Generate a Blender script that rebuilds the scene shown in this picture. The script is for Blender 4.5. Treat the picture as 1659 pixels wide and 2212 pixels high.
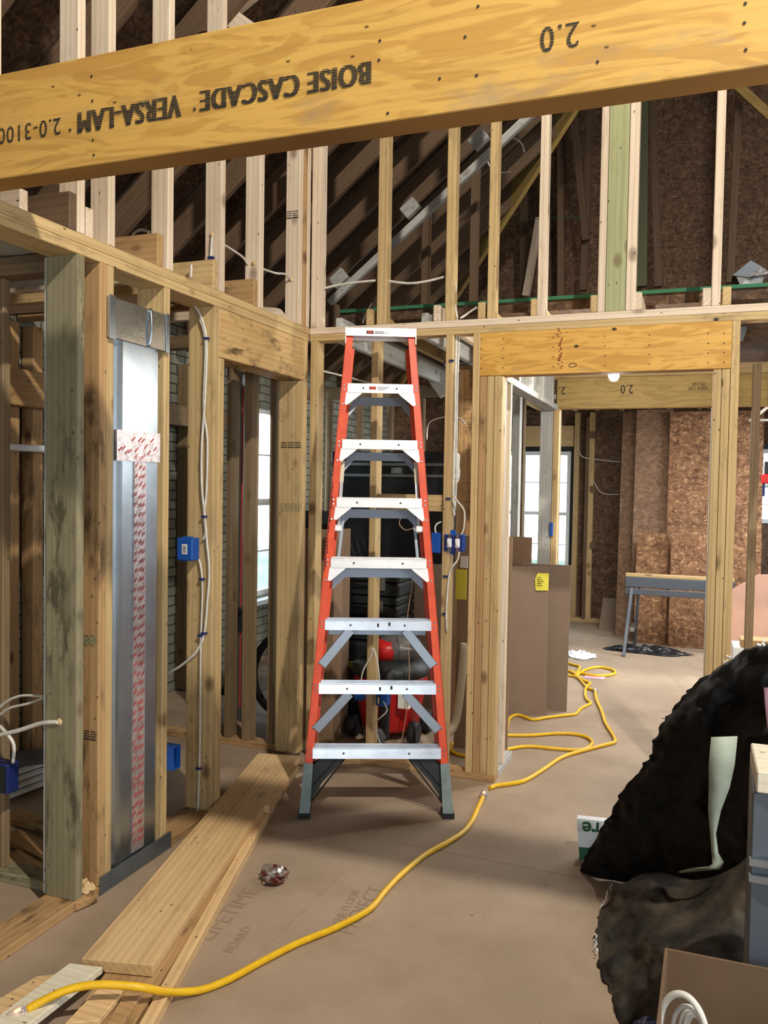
import bpy, bmesh, math, random
from mathutils import Vector, Matrix, noise
for o in list(bpy.data.objects): bpy.data.objects.remove(o)
C = bpy.context.scene.collection
random.seed(7)

# ---------------- camera, world, lights, exposure ----------------
FOC, YAW, PIT, ROL, EYE = 1784.54, 0.358932, 0.034806, 0.016375, 1.58965
F = Vector((-math.sin(YAW)*math.cos(PIT), math.cos(YAW)*math.cos(PIT), -math.sin(PIT)))
R = Vector((math.cos(YAW), math.sin(YAW), 0)); U = R.cross(F)
R2 = math.cos(ROL)*R + math.sin(ROL)*U; U2 = -math.sin(ROL)*R + math.cos(ROL)*U
EYEP = Vector((0, 0, EYE))
cd = bpy.data.cameras.new('camera'); cam = bpy.data.objects.new('camera', cd); C.objects.link(cam)
cd.sensor_fit = 'HORIZONTAL'; cd.sensor_width = 36; cd.lens = FOC*36/1659; cd.clip_start = .05
cam.matrix_world = Matrix(((R2.x, U2.x, -F.x, 0), (R2.y, U2.y, -F.y, 0), (R2.z, U2.z, -F.z, EYE), (0, 0, 0, 1)))
bpy.context.scene.camera = cam
def at(px, py, X=None, Y=None, Z=None, T=None):
    """metric point where the sight line meets a known plane (or a distance T)"""
    d = F + R2*((px-829.5)/FOC) - U2*((py-1106)/FOC)
    t = X/d.x if X is not None else Y/d.y if Y is not None else (Z-EYE)/d.z if Z is not None else T
    return EYEP + d*t

w = bpy.data.worlds.new('sky'); bpy.context.scene.world = w; w.use_nodes = True
w.node_tree.nodes['Background'].inputs[0].default_value = (.80, .91, 1, 1)
w.node_tree.nodes['Background'].inputs[1].default_value = 5.0
def lamp(name, kind, loc, power, col, size=.1, target=None, sy=None):
    l = bpy.data.lights.new(name, kind); l.energy = power; l.color = col
    if kind == 'AREA':
        l.size = size
        if sy: l.shape = 'RECTANGLE'; l.size_y = sy
    else: l.shadow_soft_size = size
    l.specular_factor = .25 if name in ('window_fill', 'far_room_fill', 'far_room_fill_overhead', 'loft_fill') else 1
    o = bpy.data.objects.new(name, l); C.objects.link(o); o.location = loc
    if target: o.rotation_euler = (Vector(target)-Vector(loc)).to_track_quat('-Z', 'Y').to_euler()
    return o
wl = lamp('work_light', 'SPOT', (1.5, .42, 5.3), 1150, (1, .92, .80), .07, (-1.0, 3.0, 1.2))
wl.data.spot_size = math.radians(118); wl.data.spot_blend = .5
lamp('fill_light_low', 'POINT', (3.0, .5, 2.2), 30, (1, .92, .80), .12)  # unseen point lamp added as low fill from the right
lamp('window_fill', 'AREA', (3.7, .3, 1.7), 60, (.90, .95, 1), 2.0, (-2, 3, 1.3), 1.4)  # area fill added inside the unseen right opening, brightens the stud edges
lamp('window_fill_rear', 'AREA', (1.0, -2.9, 1.9), 14, (.90, .95, 1), 2.2, (-.3, 3, 1.6), 1.4)  # weak fill added behind the viewer for the beam's front face
lamp('far_room_fill_overhead', 'AREA', (-.1, 7.1, 2.38), 55, (1, .98, .94), .9, (-.1, 7.1, 0), .9)  # unseen lamp added to brighten the far floor
lamp('loft_fill', 'AREA', (2.2, 6.4, 4.4), 60, (1, .93, .85), 1.2, (-.6, 9.9, 4.4), 1.2)  # added fill aimed at the gable board, no skylight up there
lamp('far_room_fill', 'AREA', (1.4, 7.6, 2.2), 130, (.86, .93, 1), 1.6, (-.6, 7.0, .0), 1.4)  # bluish fill added in mid-room for the far room and its floor
sc = bpy.context.scene
sc.view_settings.view_transform = 'Standard'; sc.view_settings.look = 'None'
sc.view_settings.exposure = 0.0; sc.view_settings.gamma = 1; sc.view_settings.use_curve_mapping = False

# ---------------- materials ----------------
MATS = {}
def lin(c):
    return tuple(((x/255/12.92) if x/255 <= .04045 else ((x/255+.055)/1.055)**2.4) for x in c) + (1,)
class N:
    def __init__(s, name):
        s.m = bpy.data.materials.new(name); s.m.use_nodes = True; s.t = s.m.node_tree
        s.b = s.t.nodes['Principled BSDF']; MATS[name] = s.m
    def n(s, kind, **kw):
        x = s.t.nodes.new('ShaderNode'+kind)
        for k, v in kw.items():
            if k in x.inputs: x.inputs[k].default_value = v
            else: setattr(x, k, v)
        return x
    def l(s, a, b): s.t.links.new(a, b)
    def coords(s, scale, rnd=True, kind='Object'):
        tc = s.n('TexCoord'); mp = s.n('Mapping'); mp.inputs['Scale'].default_value = scale
        if rnd:
            oi = s.n('ObjectInfo'); mu = s.n('Math', operation='MULTIPLY'); mu.inputs[1].default_value = 37.7
            s.l(oi.outputs['Random'], mu.inputs[0])
            cb = s.n('CombineXYZ'); [s.l(mu.outputs[0], cb.inputs[i]) for i in range(3)]
            ad = s.n('VectorMath', operation='ADD'); s.l(tc.outputs[kind], ad.inputs[0]); s.l(cb.outputs[0], ad.inputs[1])
            s.l(ad.outputs[0], mp.inputs['Vector'])
        else: s.l(tc.outputs[kind], mp.inputs['Vector'])
        return mp.outputs[0]
    def noise(s, vec, scale, detail=3, rough=.55, dist=0):
        x = s.n('TexNoise'); x.inputs['Scale'].default_value = scale; x.inputs['Detail'].default_value = detail
        x.inputs['Roughness'].default_value = rough; x.inputs['Distortion'].default_value = dist
        s.l(vec, x.inputs['Vector']); return x.outputs['Fac']
    def ramp(s, fac, stops):
        x = s.n('ValToRGB'); e = x.color_ramp.elements
        while len(e) < len(stops): e.new(.5)
        for i, (p, c) in enumerate(stops): e[i].position = p; e[i].color = c
        s.l(fac, x.inputs[0]); return x.outputs[0]
    def mix(s, fac, a, b, mode='MIX'):
        x = s.n('Mix', data_type='RGBA', blend_type=mode)
        for v, i in ((fac, 0), (a, 6), (b, 7)):
            if hasattr(v, 'links'): s.l(v, x.inputs[i])
            else: x.inputs[i].default_value = v
        return x.outputs[2]
    def fin(s, col, rough=.7, metal=0, bump=None, bs=.2, bd=.002, spec=.3):
        if hasattr(col, 'links'): s.l(col, s.b.inputs['Base Color'])
        else: s.b.inputs['Base Color'].default_value = col
        s.b.inputs['Roughness'].default_value = rough; s.b.inputs['Metallic'].default_value = metal
        s.b.inputs['Specular IOR Level'].default_value = spec
        if bump is not None:
            x = s.n('Bump'); x.inputs['Strength'].default_value = bs; x.inputs['Distance'].default_value = bd
            s.l(bump, x.inputs['Height']); s.l(x.outputs[0], s.b.inputs['Normal'])
        return s.m
BLK = (0, 0, 0, 1); WHT = (1, 1, 1, 1)
def wood(name, light, dark, stain=.0, knots=.5, staincol=(60, 50, 40), var=.25):
    k = N(name); g = k.coords((1.2, 26, 26)); f = k.noise(g, 1, 4, .6, .8)
    g2 = k.coords((.5, 7, 7)); f2 = k.noise(g2, 1.5, 2, .5, 1.2)
    wv = k.n('TexWave', wave_type='RINGS', rings_direction='X'); wv.inputs['Scale'].default_value = 5; wv.inputs['Distortion'].default_value = 3.5
    wv.inputs['Detail'].default_value = 2; k.l(k.coords((.22, 3.2, 3.2)), wv.inputs['Vector'])
    md = tuple((light[i]+dark[i])/2 for i in range(3))
    c = k.ramp(f, [(.25, lin(md)), (.55, lin(tuple((md[i]+light[i]*2)/3 for i in range(3)))), (.7, lin(light))])
    c = k.mix(k.ramp(f2, [(.42, BLK), (.62, (.55, .55, .55, 1))]), c, lin(light))
    c = k.mix(k.ramp(wv.outputs['Fac'], [(.05, (.32, .32, .32, 1)), (.4, BLK)]), c, lin(tuple(dark[i]*.95 for i in range(3))))
    # knots
    v = k.n('TexVoronoi', feature='F1'); v.inputs['Scale'].default_value = 1; k.l(k.coords((3.6, 6, 6)), v.inputs['Vector'])
    kn = k.ramp(v.outputs['Distance'], [(.0, (min(1, knots*1.5),)*3+(1,)), (.10, (knots,)*3+(1,)), (.17, BLK)])
    c = k.mix(kn, c, lin((95, 62, 38)))
    # nail holes
    v2 = k.n('TexVoronoi', feature='F1'); v2.inputs['Scale'].default_value = 1; k.l(k.coords((11, 24, 24)), v2.inputs['Vector'])
    c = k.mix(k.ramp(v2.outputs['Distance'], [(.06, (.85, .85, .85, 1)), (.09, BLK)]), c, lin((40, 30, 24)))
    if stain:
        s_ = k.noise(k.coords((2.2, 8, 8)), 2.2, 5, .7); s2 = k.noise(k.coords((1, 2, 2)), 3.2, 3)
        m = k.n('Math', operation='MULTIPLY'); lo = .475 if stain > .84 else .5
        k.l(k.ramp(s_, [(lo, BLK), (lo+.1, (1, 1, 1, 1))]), m.inputs[0]); k.l(k.ramp(s2, [(lo-.06, BLK), (lo+.12, (stain,)*3+(1,))]), m.inputs[1])
        c = k.mix(m.outputs[0], c, lin(staincol))
    oi = k.n('ObjectInfo'); mr = k.n('MapRange'); mr.inputs['To Min'].default_value = 1-var; mr.inputs['To Max'].default_value = 1
    k.l(oi.outputs['Random'], mr.inputs['Value']); cb = k.n('CombineXYZ'); [k.l(mr.outputs[0], cb.inputs[i]) for i in range(3)]
    c = k.mix(1.0, c, cb.outputs[0], 'MULTIPLY')
    return k.fin(c, .68, 0, f, .35, .0012)
W_UP = wood('pale_spruce', (226, 208, 184), (188, 162, 134), .2, .5, (120, 90, 62), .12)
W_ST = wood('framing_pine', (206, 178, 128), (166, 134, 88), .35, .6, (92, 76, 52), .16)
W_GR = wood('mildewed_pine', (150, 142, 112), (112, 102, 76), .85, .6, (72, 64, 48), .1)
W_OR = wood('reddish_pine', (186, 150, 104), (146, 108, 68), .7, .7, (58, 42, 28), .1)
W_HD = wood('stained_header', (206, 172, 118), (168, 130, 80), .9, .2, (78, 64, 46), .08)
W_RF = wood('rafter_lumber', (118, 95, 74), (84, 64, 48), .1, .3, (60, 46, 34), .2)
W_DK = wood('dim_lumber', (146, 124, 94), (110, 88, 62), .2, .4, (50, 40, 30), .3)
W_FL = wood('floor_plank', (226, 192, 142), (180, 142, 96), .25, .3, (120, 92, 62), .12)
W_TR = wood('treated_pine', (170, 172, 128), (138, 136, 96), .2, .5, (92, 84, 56), .1)
W_TD = wood('darkened_treated_pine', (104, 106, 80), (84, 86, 62), .2, .4, (60, 56, 40), .1)  # treated pine colour darkened to offset the loft fill on one post
W_CW = wood('daylit_pale_lumber', (190, 190, 184), (150, 150, 144), .4, .4, (104, 102, 96), .12)  # pale cool lumber, whiteness of lit hall and loft boards in its colour
W_PL = wood('whitish_offcut', (226, 218, 196), (206, 194, 166), .1, .1, (160, 140, 110), .05)

def lvl(name, a, b, gl):
    k = N(name); f = k.noise(k.coords((1.6, 9, 9)), 1.3, 3, .5, 1.6); f2 = k.noise(k.coords((1.2, 40, 40)), 1.4, 3, .6)
    c = k.ramp(f, [(.42, lin(b)), (.47, lin(a)), (.56, lin(a)), (.6, lin(b)), (.7, lin(a))])
    c = k.mix(k.ramp(f2, [(.45, BLK), (.75, (.4, .4, .4, 1))]), c, lin(tuple(x*.78 for x in b)))
    s = k.noise(k.coords((2, 5, 5)), 1.7, 4, .6); c = k.mix(k.ramp(s, [(.60, BLK), (.72, (.55, .55, .55, 1))]), c, lin((148, 134, 112)))
    v2 = k.n('TexVoronoi', feature='F1'); v2.inputs['Scale'].default_value = 1; k.l(k.coords((7, 13, 13)), v2.inputs['Vector'])
    c = k.mix(k.ramp(v2.outputs['Distance'], [(.035, (.8, .8, .8, 1)), (.05, BLK)]), c, lin((50, 34, 20)))
    return k.fin(c, gl, 0, f2, .2, .001, .4)
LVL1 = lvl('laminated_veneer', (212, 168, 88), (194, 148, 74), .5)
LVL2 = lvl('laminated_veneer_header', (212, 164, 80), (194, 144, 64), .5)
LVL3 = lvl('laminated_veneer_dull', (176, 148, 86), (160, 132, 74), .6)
k = N('laminated_edge'); f = k.noise(k.coords((.8, 1, 160)), 1, 2); f2 = k.noise(k.coords((3, 30, 60)), 1, 3)
c = k.ramp(f, [(.35, lin((120, 84, 40))), (.6, lin((176, 132, 66)))]); LVLE = k.fin(c, .7, 0, f2, .3, .001)

def osb(name, cols, sc=1.0):
    k = N(name); base = k.coords((sc, sc, sc)); w1 = k.n('TexNoise'); w1.inputs['Scale'].default_value = 9; k.l(base, w1.inputs['Vector'])
    vm = k.n('VectorMath', operation='SCALE'); vm.inputs['Scale'].default_value = .12; k.l(w1.outputs['Color'], vm.inputs[0])
    ad = k.n('VectorMath', operation='ADD'); k.l(base, ad.inputs[0]); k.l(vm.outputs[0], ad.inputs[1])
    outs = []
    for rot, s in (((0, .5, .3), (20, 60, 60)), ((.4, -.6, -.5), (44, 22, 20)), ((0, .1, 1.1), (17, 66, 52))):
        mp = k.n('Mapping'); mp.inputs['Rotation'].default_value = rot; mp.inputs['Scale'].default_value = s; k.l(ad.outputs[0], mp.inputs['Vector'])
        v = k.n('TexVoronoi', feature='F1'); v.inputs['Scale'].default_value = 1; k.l(mp.outputs[0], v.inputs['Vector']); outs.append(v.outputs['Color'])
    a = k.mix(.5, outs[0], outs[1]); a = k.mix(.33, a, outs[2]); bw = k.n('RGBToBW'); k.l(a, bw.inputs[0])
    c = k.ramp(bw.outputs[0], [(.25, lin(cols[0])), (.45, lin(cols[1])), (.6, lin(cols[2])), (.78, lin(cols[3]))])
    return k.fin(c, .75, 0, bw.outputs[0], .4, .002)
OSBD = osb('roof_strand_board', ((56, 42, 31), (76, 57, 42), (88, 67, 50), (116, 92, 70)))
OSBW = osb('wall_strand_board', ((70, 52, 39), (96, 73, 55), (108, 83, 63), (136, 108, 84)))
OSBL = osb('leaning_strand_board', ((84, 56, 36), (120, 84, 56), (134, 96, 66), (176, 136, 98)))
OSBB = osb('worn_strand_board', ((98, 74, 56), (118, 90, 68), (126, 97, 74), (142, 112, 88)))

k = N('floor_protection_board'); v0 = k.coords((1, 1, 1), False)
f = k.noise(v0, 1.3, 5, .6); f2 = k.noise(v0, 60, 3, .6); f3 = k.noise(v0, 5, 5, .7)
c = k.ramp(f, [(.35, lin((146, 127, 107))), (.65, lin((168, 148, 126)))])
c = k.mix(k.ramp(f3, [(.5, BLK), (.75, (.35, .35, .35, 1))]), c, lin((136, 112, 88)))
c = k.mix(k.ramp(f2, [(.66, BLK), (.75, (.5, .5, .5, 1))]), c, lin((122, 100, 78)))
v2 = k.n('TexVoronoi', feature='F1'); v2.inputs['Scale'].default_value = 7; k.l(v0, v2.inputs['Vector'])
c = k.mix(k.ramp(v2.outputs['Distance'], [(.035, (.7, .7, .7, 1)), (.05, BLK)]), c, lin((96, 74, 56)))
FLOORM = k.fin(c, .62, 0, f2, .08, .001, .3)
def plain(name, col, rough=.5, metal=0, noisecol=None, scale=8, bump=0, spec=.4):
    k = N(name)
    if noisecol:
        f = k.noise(k.coords((1, 1, 1)), scale, 5, .65); c = k.ramp(f, [(.38, lin(col)), (.65, lin(noisecol))])
        return k.fin(c, rough, metal, f if bump else None, bump or .1, .004, spec)
    return k.fin(lin(col), rough, metal, None, 0, 0, spec)
k = N('painted_block'); bt = k.n('TexBrick'); tc = k.n('TexCoord'); sp = k.n('SeparateXYZ'); k.l(tc.outputs['Object'], sp.inputs[0])
cb = k.n('CombineXYZ'); k.l(sp.outputs['Y'], cb.inputs[0]); k.l(sp.outputs['Z'], cb.inputs[1]); k.l(cb.outputs[0], bt.inputs['Vector'])
bt.inputs['Color1'].default_value = lin((122, 124, 112)); bt.inputs['Color2'].default_value = lin((140, 140, 126)); bt.inputs['Mortar'].default_value = lin((70, 66, 56))
bt.inputs['Scale'].default_value = 1; bt.inputs['Mortar Size'].default_value = .006; bt.inputs['Brick Width'].default_value = .21; bt.inputs['Row Height'].default_value = .072
BRICK = k.fin(bt.outputs['Color'], .85, 0, bt.outputs['Fac'], -.5, .004)
ORANGE = plain('orange_fibreglass', (226, 84, 44), .42, 0, (206, 70, 36), 14)
ALU = plain('brushed_aluminium', (214, 216, 220), .30, .92, (190, 192, 198), 6)
ALUW = plain('glare_white_aluminium', (248, 248, 248), .35, .15, (236, 236, 238), 9)  # aluminium whitened so upper steps and cap carry overexposed glare in the colour
ALUG = plain('grey_aluminium', (150, 158, 168), .42, .8)
SHOE = plain('galvanised_shoe', (136, 150, 146), .5, .4, (118, 130, 128), 12)
RUB = plain('black_rubber', (34, 36, 38), .6)
BLP = plain('black_plastic', (32, 36, 37), .5)
GALV = plain('galvanised_steel', (166, 176, 182), .30, .95, (150, 160, 168), 5)
GALD = plain('dull_galvanised', (118, 124, 126), .5, .6, (100, 106, 108), 9)
CARDK = plain('shaded_carton_board', (108, 84, 62), .85, 0, (98, 76, 56), 3)  # cardboard darkened in colour where light to the carton is blocked
GALVB = plain('brightened_galvanised', (206, 214, 222), .16, .95, (190, 200, 208), 7, .5)  # galvanised steel brightened in colour for the boot's highlights
FOIL = plain('foil_tape', (196, 186, 184), .3, .6, (160, 146, 144), 40, .6)
REDP = plain('red_print', (178, 62, 52), .6)
INK = plain('black_ink', (48, 42, 36), .8)
INKF = plain('faded_ink', (146, 124, 102), .8)
GINK = plain('green_ink', (86, 124, 96), .8)
YEL = plain('yellow_jacket', (236, 190, 34), .38, 0, (222, 172, 24), 30)
CABW = plain('white_cable', (216, 212, 202), .5, 0, (190, 186, 176), 20)
CABT = plain('tan_wire', (172, 140, 116), .6)
BLUE = plain('blue_box', (24, 78, 160), .45)
NAVY = plain('dark_blue_plastic', (24, 40, 96), .5)
CARD = plain('cardboard', (140, 113, 88), .8, 0, (130, 104, 80), 3)
CARDD = plain('grey_cardboard', (136, 116, 98), .8, 0, (126, 107, 90), 2)
TARP = plain('black_fabric', (13, 13, 14), .66, 0, (24, 23, 22), 7, .9, .25)
TARPD = plain('dusty_fabric', (30, 30, 31), .75, 0, (74, 66, 54), 6, .9, .25)
STRAP = plain('pale_strap', (170, 180, 162), .7, 0, (150, 158, 142), 10)
BPL = plain('black_sheet_plastic', (30, 31, 34), .3, 0, None, 8)
WPL = plain('white_plastic', (232, 234, 236), .35)
CREAM = plain('cream_paint', (214, 204, 178), .5)
GREENP = plain('green_edge', (44, 104, 72), .7)
PINK = plain('pink_paper', (232, 176, 190), .7)
YLAB = plain('yellow_label', (226, 216, 74), .6)
WLAB = plain('white_label', (232, 230, 224), .6)
RED = plain('red_plastic', (186, 30, 30), .35)
DRED = plain('red_enamel', (150, 24, 26), .35)
GREYP = plain('grey_plastic', (96, 92, 90), .45)
STEELP = plain('grey_painted_steel', (92, 98, 104), .45, .5, (92, 98, 108), 9)
MEMB = plain('black_flashing', (22, 26, 36), .5)
WFR = plain('window_vinyl', (226, 232, 232), .4)
COPPER = plain('copper_pipe', (150, 92, 70), .35, .8)
SAWD = plain('sawdust', (214, 186, 140), .9, 0, (188, 156, 108), 60, .8)
MAROON = plain('maroon_stain', (124, 48, 32), .8)
TEAL = plain('teal_membrane', (30, 104, 100), .6)
OLIVE = plain('olive_shade', (150, 166, 156), .7, 0, (120, 138, 126), 3)
k = N('foil_wrapper'); f = k.noise(k.coords((1, 1, 1)), 22, 3); c = k.ramp(f, [(.45, lin((214, 208, 204))), (.56, lin((124, 70, 62)))]); WRAP = k.fin(c, .18, .8)
k = N('window_glass'); g = k.n('BsdfTransparent'); gl = k.n('BsdfGlossy'); gl.inputs['Roughness'].default_value = .02; mx = k.n('MixShader'); mx.inputs[0].default_value = .06
k.l(g.outputs[0], mx.inputs[1]); k.l(gl.outputs[0], mx.inputs[2]); k.l(mx.outputs[0], k.t.nodes['Material Output'].inputs[0]); GLASS = k.m
k = N('clear_plastic'); k.b.inputs['Base Color'].default_value = (.95, .95, .95, 1); k.b.inputs['Roughness'].default_value = .12; k.b.inputs['Transmission Weight'].default_value = .75; CLEAR = k.m
k = N('lit_bulb'); k.b.inputs['Emission Color'].default_value = (1, .97, .9, 1); k.b.inputs['Emission Strength'].default_value = 40; BULB = k.m
k = N('neon_glow'); k.b.inputs['Emission Color'].default_value = (1, .35, .1, 1); k.b.inputs['Emission Strength'].default_value = 4; NEON = k.m

# ---------------- helpers ----------------
def link(name, me, parent=None):
    o = bpy.data.objects.new(name, me); C.objects.link(o)
    if parent: o.parent = parent
    return o
def tag(o, label=None, cat=None, group=None, kind=None):
    if label: o['label'] = label
    if cat: o['category'] = cat
    if group: o['group'] = group
    if kind: o['kind'] = kind
    return o
def thing(name, loc, label, cat, group=None, rz=0):
    o = link(name, None); o.location = loc; o.rotation_euler = (0, 0, rz)
    return tag(o, label, cat, group)
class MB:
    def __init__(s): s.bm = bmesh.new(); s.mats = []
    def mi(s, m):
        if m not in s.mats: s.mats.append(m)
        return s.mats.index(m)
    def poly_prism(s, pts, vec, m):
        """pts: polygon in 3D, extruded along vec"""
        a = [s.bm.verts.new(p) for p in pts]; b = [s.bm.verts.new(Vector(p)+Vector(vec)) for p in pts]; n = len(a); i = s.mi(m)
        fs = [s.bm.faces.new(a[::-1]), s.bm.faces.new(b)] + [s.bm.faces.new((a[j], a[(j+1) % n], b[(j+1) % n], b[j])) for j in range(n)]
        for f in fs: f.material_index = i
        return s
    def box(s, x0, x1, y0, y1, z0, z1, m, M=None):
        p = [Vector(v) for v in ((x0, y0, z0), (x1, y0, z0), (x1, y1, z0), (x0, y1, z0))]
        v = Vector((0, 0, z1-z0))
        if M is not None: p = [M @ q for q in p]; v = M.to_3x3() @ v
        return s.poly_prism(p, v, m)
    def bar(s, a, b, w, h, m, up=(0, 0, 1)):
        a = Vector(a); b = Vector(b); d = (b-a).normalized(); sd = d.cross(Vector(up)).normalized(); u = sd.cross(d)
        return s.poly_prism([a+sd*w/2+u*h/2, a-sd*w/2+u*h/2, a-sd*w/2-u*h/2, a+sd*w/2-u*h/2], b-a, m)
    def tube(s, pts, r, m, seg=8, smooth=4, caps=True):
        P = [Vector(p) for p in pts]
        if smooth > 1 and len(P) > 2:
            Q = []
            for i in range(len(P)-1):
                p0, p1, p2, p3 = P[max(i-1, 0)], P[i], P[i+1], P[min(i+2, len(P)-1)]
                for j in range(smooth):
                    t = j/smooth
                    Q.append(.5*((2*p1)+(p2-p0)*t+(2*p0-5*p1+4*p2-p3)*t*t+(3*p1-p0-3*p2+p3)*t**3))
            Q.append(P[-1]); P = Q
        rings = []; n = Vector((0, 0, 1)); i_ = s.mi(m)
        for i, p in enumerate(P):
            d = (P[min(i+1, len(P)-1)]-P[max(i-1, 0)]).normalized()
            n = n - d*n.dot(d)
            if n.length < 1e-3: n = d.orthogonal()
            n.normalize(); bb = d.cross(n); rr = r[min(int(i/len(P)*len(r)), len(r)-1)] if isinstance(r, (list, tuple)) else r
            rings.append([s.bm.verts.new(p+(n*math.cos(2*math.pi*k_/seg)+bb*math.sin(2*math.pi*k_/seg))*rr) for k_ in range(seg)])
        for a, b in zip(rings, rings[1:]):
            for k_ in range(seg):
                f = s.bm.faces.new((a[k_], a[(k_+1) % seg], b[(k_+1) % seg], b[k_])); f.smooth = True; f.material_index = i_
        if caps:
            for q in (rings[0][::-1], rings[-1]): s.bm.faces.new(q).material_index = i_
        return s
    def lathe(s, prof, m, c=(0, 0, 0), seg=24, axis=Vector((0, 0, 1))):
        rot = Vector((0, 0, 1)).rotation_difference(axis).to_matrix(); i_ = s.mi(m); rings = []
        for r, z in prof: rings.append([s.bm.verts.new(Vector(c)+rot @ Vector((r*math.cos(2*math.pi*k_/seg), r*math.sin(2*math.pi*k_/seg), z))) for k_ in range(seg)])
        for a, b in zip(rings, rings[1:]):
            for k_ in range(seg):
                f = s.bm.faces.new((a[k_], a[(k_+1) % seg], b[(k_+1) % seg], b[k_])); f.smooth = True; f.material_index = i_
        for q in (rings[0][::-1], rings[-1]): s.bm.faces.new(q).material_index = i_
        return s
    def grid(s, rows, m, smooth=True):
        i_ = s.mi(m); V = [[s.bm.verts.new(p) for p in r] for r in rows]
        for a, b in zip(V, V[1:]):
            for k_ in range(len(a)-1):
                f = s.bm.faces.new((a[k_], a[k_+1], b[k_+1], b[k_])); f.smooth = smooth; f.material_index = i_
        return s
    def build(s, name, parent=None, bevel=0):
        if bevel:
            try: bmesh.ops.bevel(s.bm, geom=[e for e in s.bm.edges if not e.smooth or True], offset=bevel, segments=1, affect='EDGES', clamp_overlap=True)
            except Exception: pass
        bmesh.ops.recalc_face_normals(s.bm, faces=s.bm.faces)
        me = bpy.data.meshes.new(name); s.bm.to_mesh(me); s.bm.free()
        for m in s.mats: me.materials.append(m)
        return link(name, me, parent)
def lumber(name, x0, x1, y0, y1, z0, z1, m, label=None, cat='stud', group=None, parent=None, bevel=.0025, em=None):
    """axis-aligned board; local X runs along the grain"""
    d = (x1-x0, y1-y0, z1-z0); ax = d.index(max(d)); c = Vector(((x0+x1)/2, (y0+y1)/2, (z0+z1)/2))
    if ax == 0: M = Matrix.Identity(3); l, b, h = d[0], d[1], d[2]
    elif ax == 1: M = Matrix(((0, -1, 0), (1, 0, 0), (0, 0, 1))); l, b, h = d[1], d[0], d[2]
    else: M = Matrix(((0, 0, -1), (0, 1, 0), (1, 0, 0))); l, b, h = d[2], d[1], d[0]
    mb = MB(); mb.box(-l/2, l/2, -b/2, b/2, -h/2, h/2, m)
    if em:
        j = mb.mi(em)
        for f in mb.bm.faces:
            f.normal_update()
            if abs(f.normal.z) > .9 or abs(f.normal.x) > .9: f.material_index = j
    o = mb.build(name, None, bevel); o.matrix_world = Matrix.Translation(c) @ M.to_4x4()
    if parent:
        o.parent = parent; o.matrix_parent_inverse = parent.matrix_world.inverted()
    if label: tag(o, label, cat, group)
    return o
def plank(name, a, b, wd, th, m, up=(0, 0, 1), label=None, cat='board', group=None, bevel=.002):
    a = Vector(a); b = Vector(b); d = (b-a); l = d.length; d.normalize(); sd = Vector(up).cross(d).normalized(); u = d.cross(sd)
    mb = MB(); mb.box(-l/2, l/2, -wd/2, wd/2, -th/2, th/2, m); o = mb.build(name, None, bevel)
    o.matrix_world = Matrix.Translation((a+b)/2) @ Matrix((d, sd, u)).transposed().to_4x4()
    if label: tag(o, label, cat, group)
    return o
def text(body, parent, o_pos, xdir, ydir, size, m, name='printed_lettering', bold=0, width=1.0, align='LEFT', sx=1.0):
    """lettering: xdir is the reading direction, ydir points to the tops of the letters"""
    cu = bpy.data.curves.new('t', 'FONT'); cu.body = body; cu.size = size; cu.offset = bold; cu.align_x = align; cu.space_character = width
    ob = bpy.data.objects.new('t', cu); C.objects.link(ob); dg = bpy.context.evaluated_depsgraph_get(); dg.update()
    me = bpy.data.meshes.new_from_object(ob.evaluated_get(dg)); bpy.data.objects.remove(ob); me.materials.clear(); me.materials.append(m)
    o = link(name, me); x = Vector(xdir).normalized(); y = Vector(ydir).normalized(); z = x.cross(y)
    M = Matrix((x*sx, y, z)).transposed().to_4x4(); M.translation = Vector(o_pos); o.matrix_world = M
    if parent:
        bpy.context.view_layer.update(); o.parent = parent; o.matrix_parent_inverse = parent.matrix_world.inverted()
    return o
def reparent(o, p):
    bpy.context.view_layer.update(); o.parent = p; o.matrix_parent_inverse = p.matrix_world.inverted(); return o
def crumple(name, cx, cy, z, lx, ly, h, m, label, cat, seed=1, n=26, rot=0, thick=.002, outline=.25):
    rows = []; ca, sa = math.cos(rot), math.sin(rot)
    for i in range(n):
        r = []
        for j in range(n):
            u = i/(n-1)*2-1; v = j/(n-1)*2-1
            a = math.atan2(v, u); rr = max(abs(u), abs(v)); ln = math.hypot(u, v) or 1
            k_ = rr/ln if ln else 1; x = u*k_; y = v*k_
            e = 1+outline*noise.noise((math.cos(a)*1.7+seed, math.sin(a)*1.7, seed*3.1))*1.6
            x *= e; y *= e
            hh = h*(1-min(1, rr**2)*.85)*(.45+1.1*abs(noise.noise((x*2.6+seed, y*2.6, seed)))*1.6+.5*noise.noise((x*7+seed, y*7, 3)))
            X, Y_ = x*lx/2, y*ly/2; r.append((cx+X*ca-Y_*sa, cy+X*sa+Y_*ca, z+max(.002, hh)))
        rows.append(r)
    o = MB().grid(rows, m).build(name); s_ = o.modifiers.new('s', 'SOLIDIFY'); s_.thickness = thick; s_.offset = 1
    return tag(o, label, cat)

XA, YB, H = -2.083, 4.294, 2.467
# ================= SETTING =================
tag(MB().box(-5.2, 4, -3.2, 10.3, -.05, 0, FLOORM).build('floor'), kind='structure')
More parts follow.
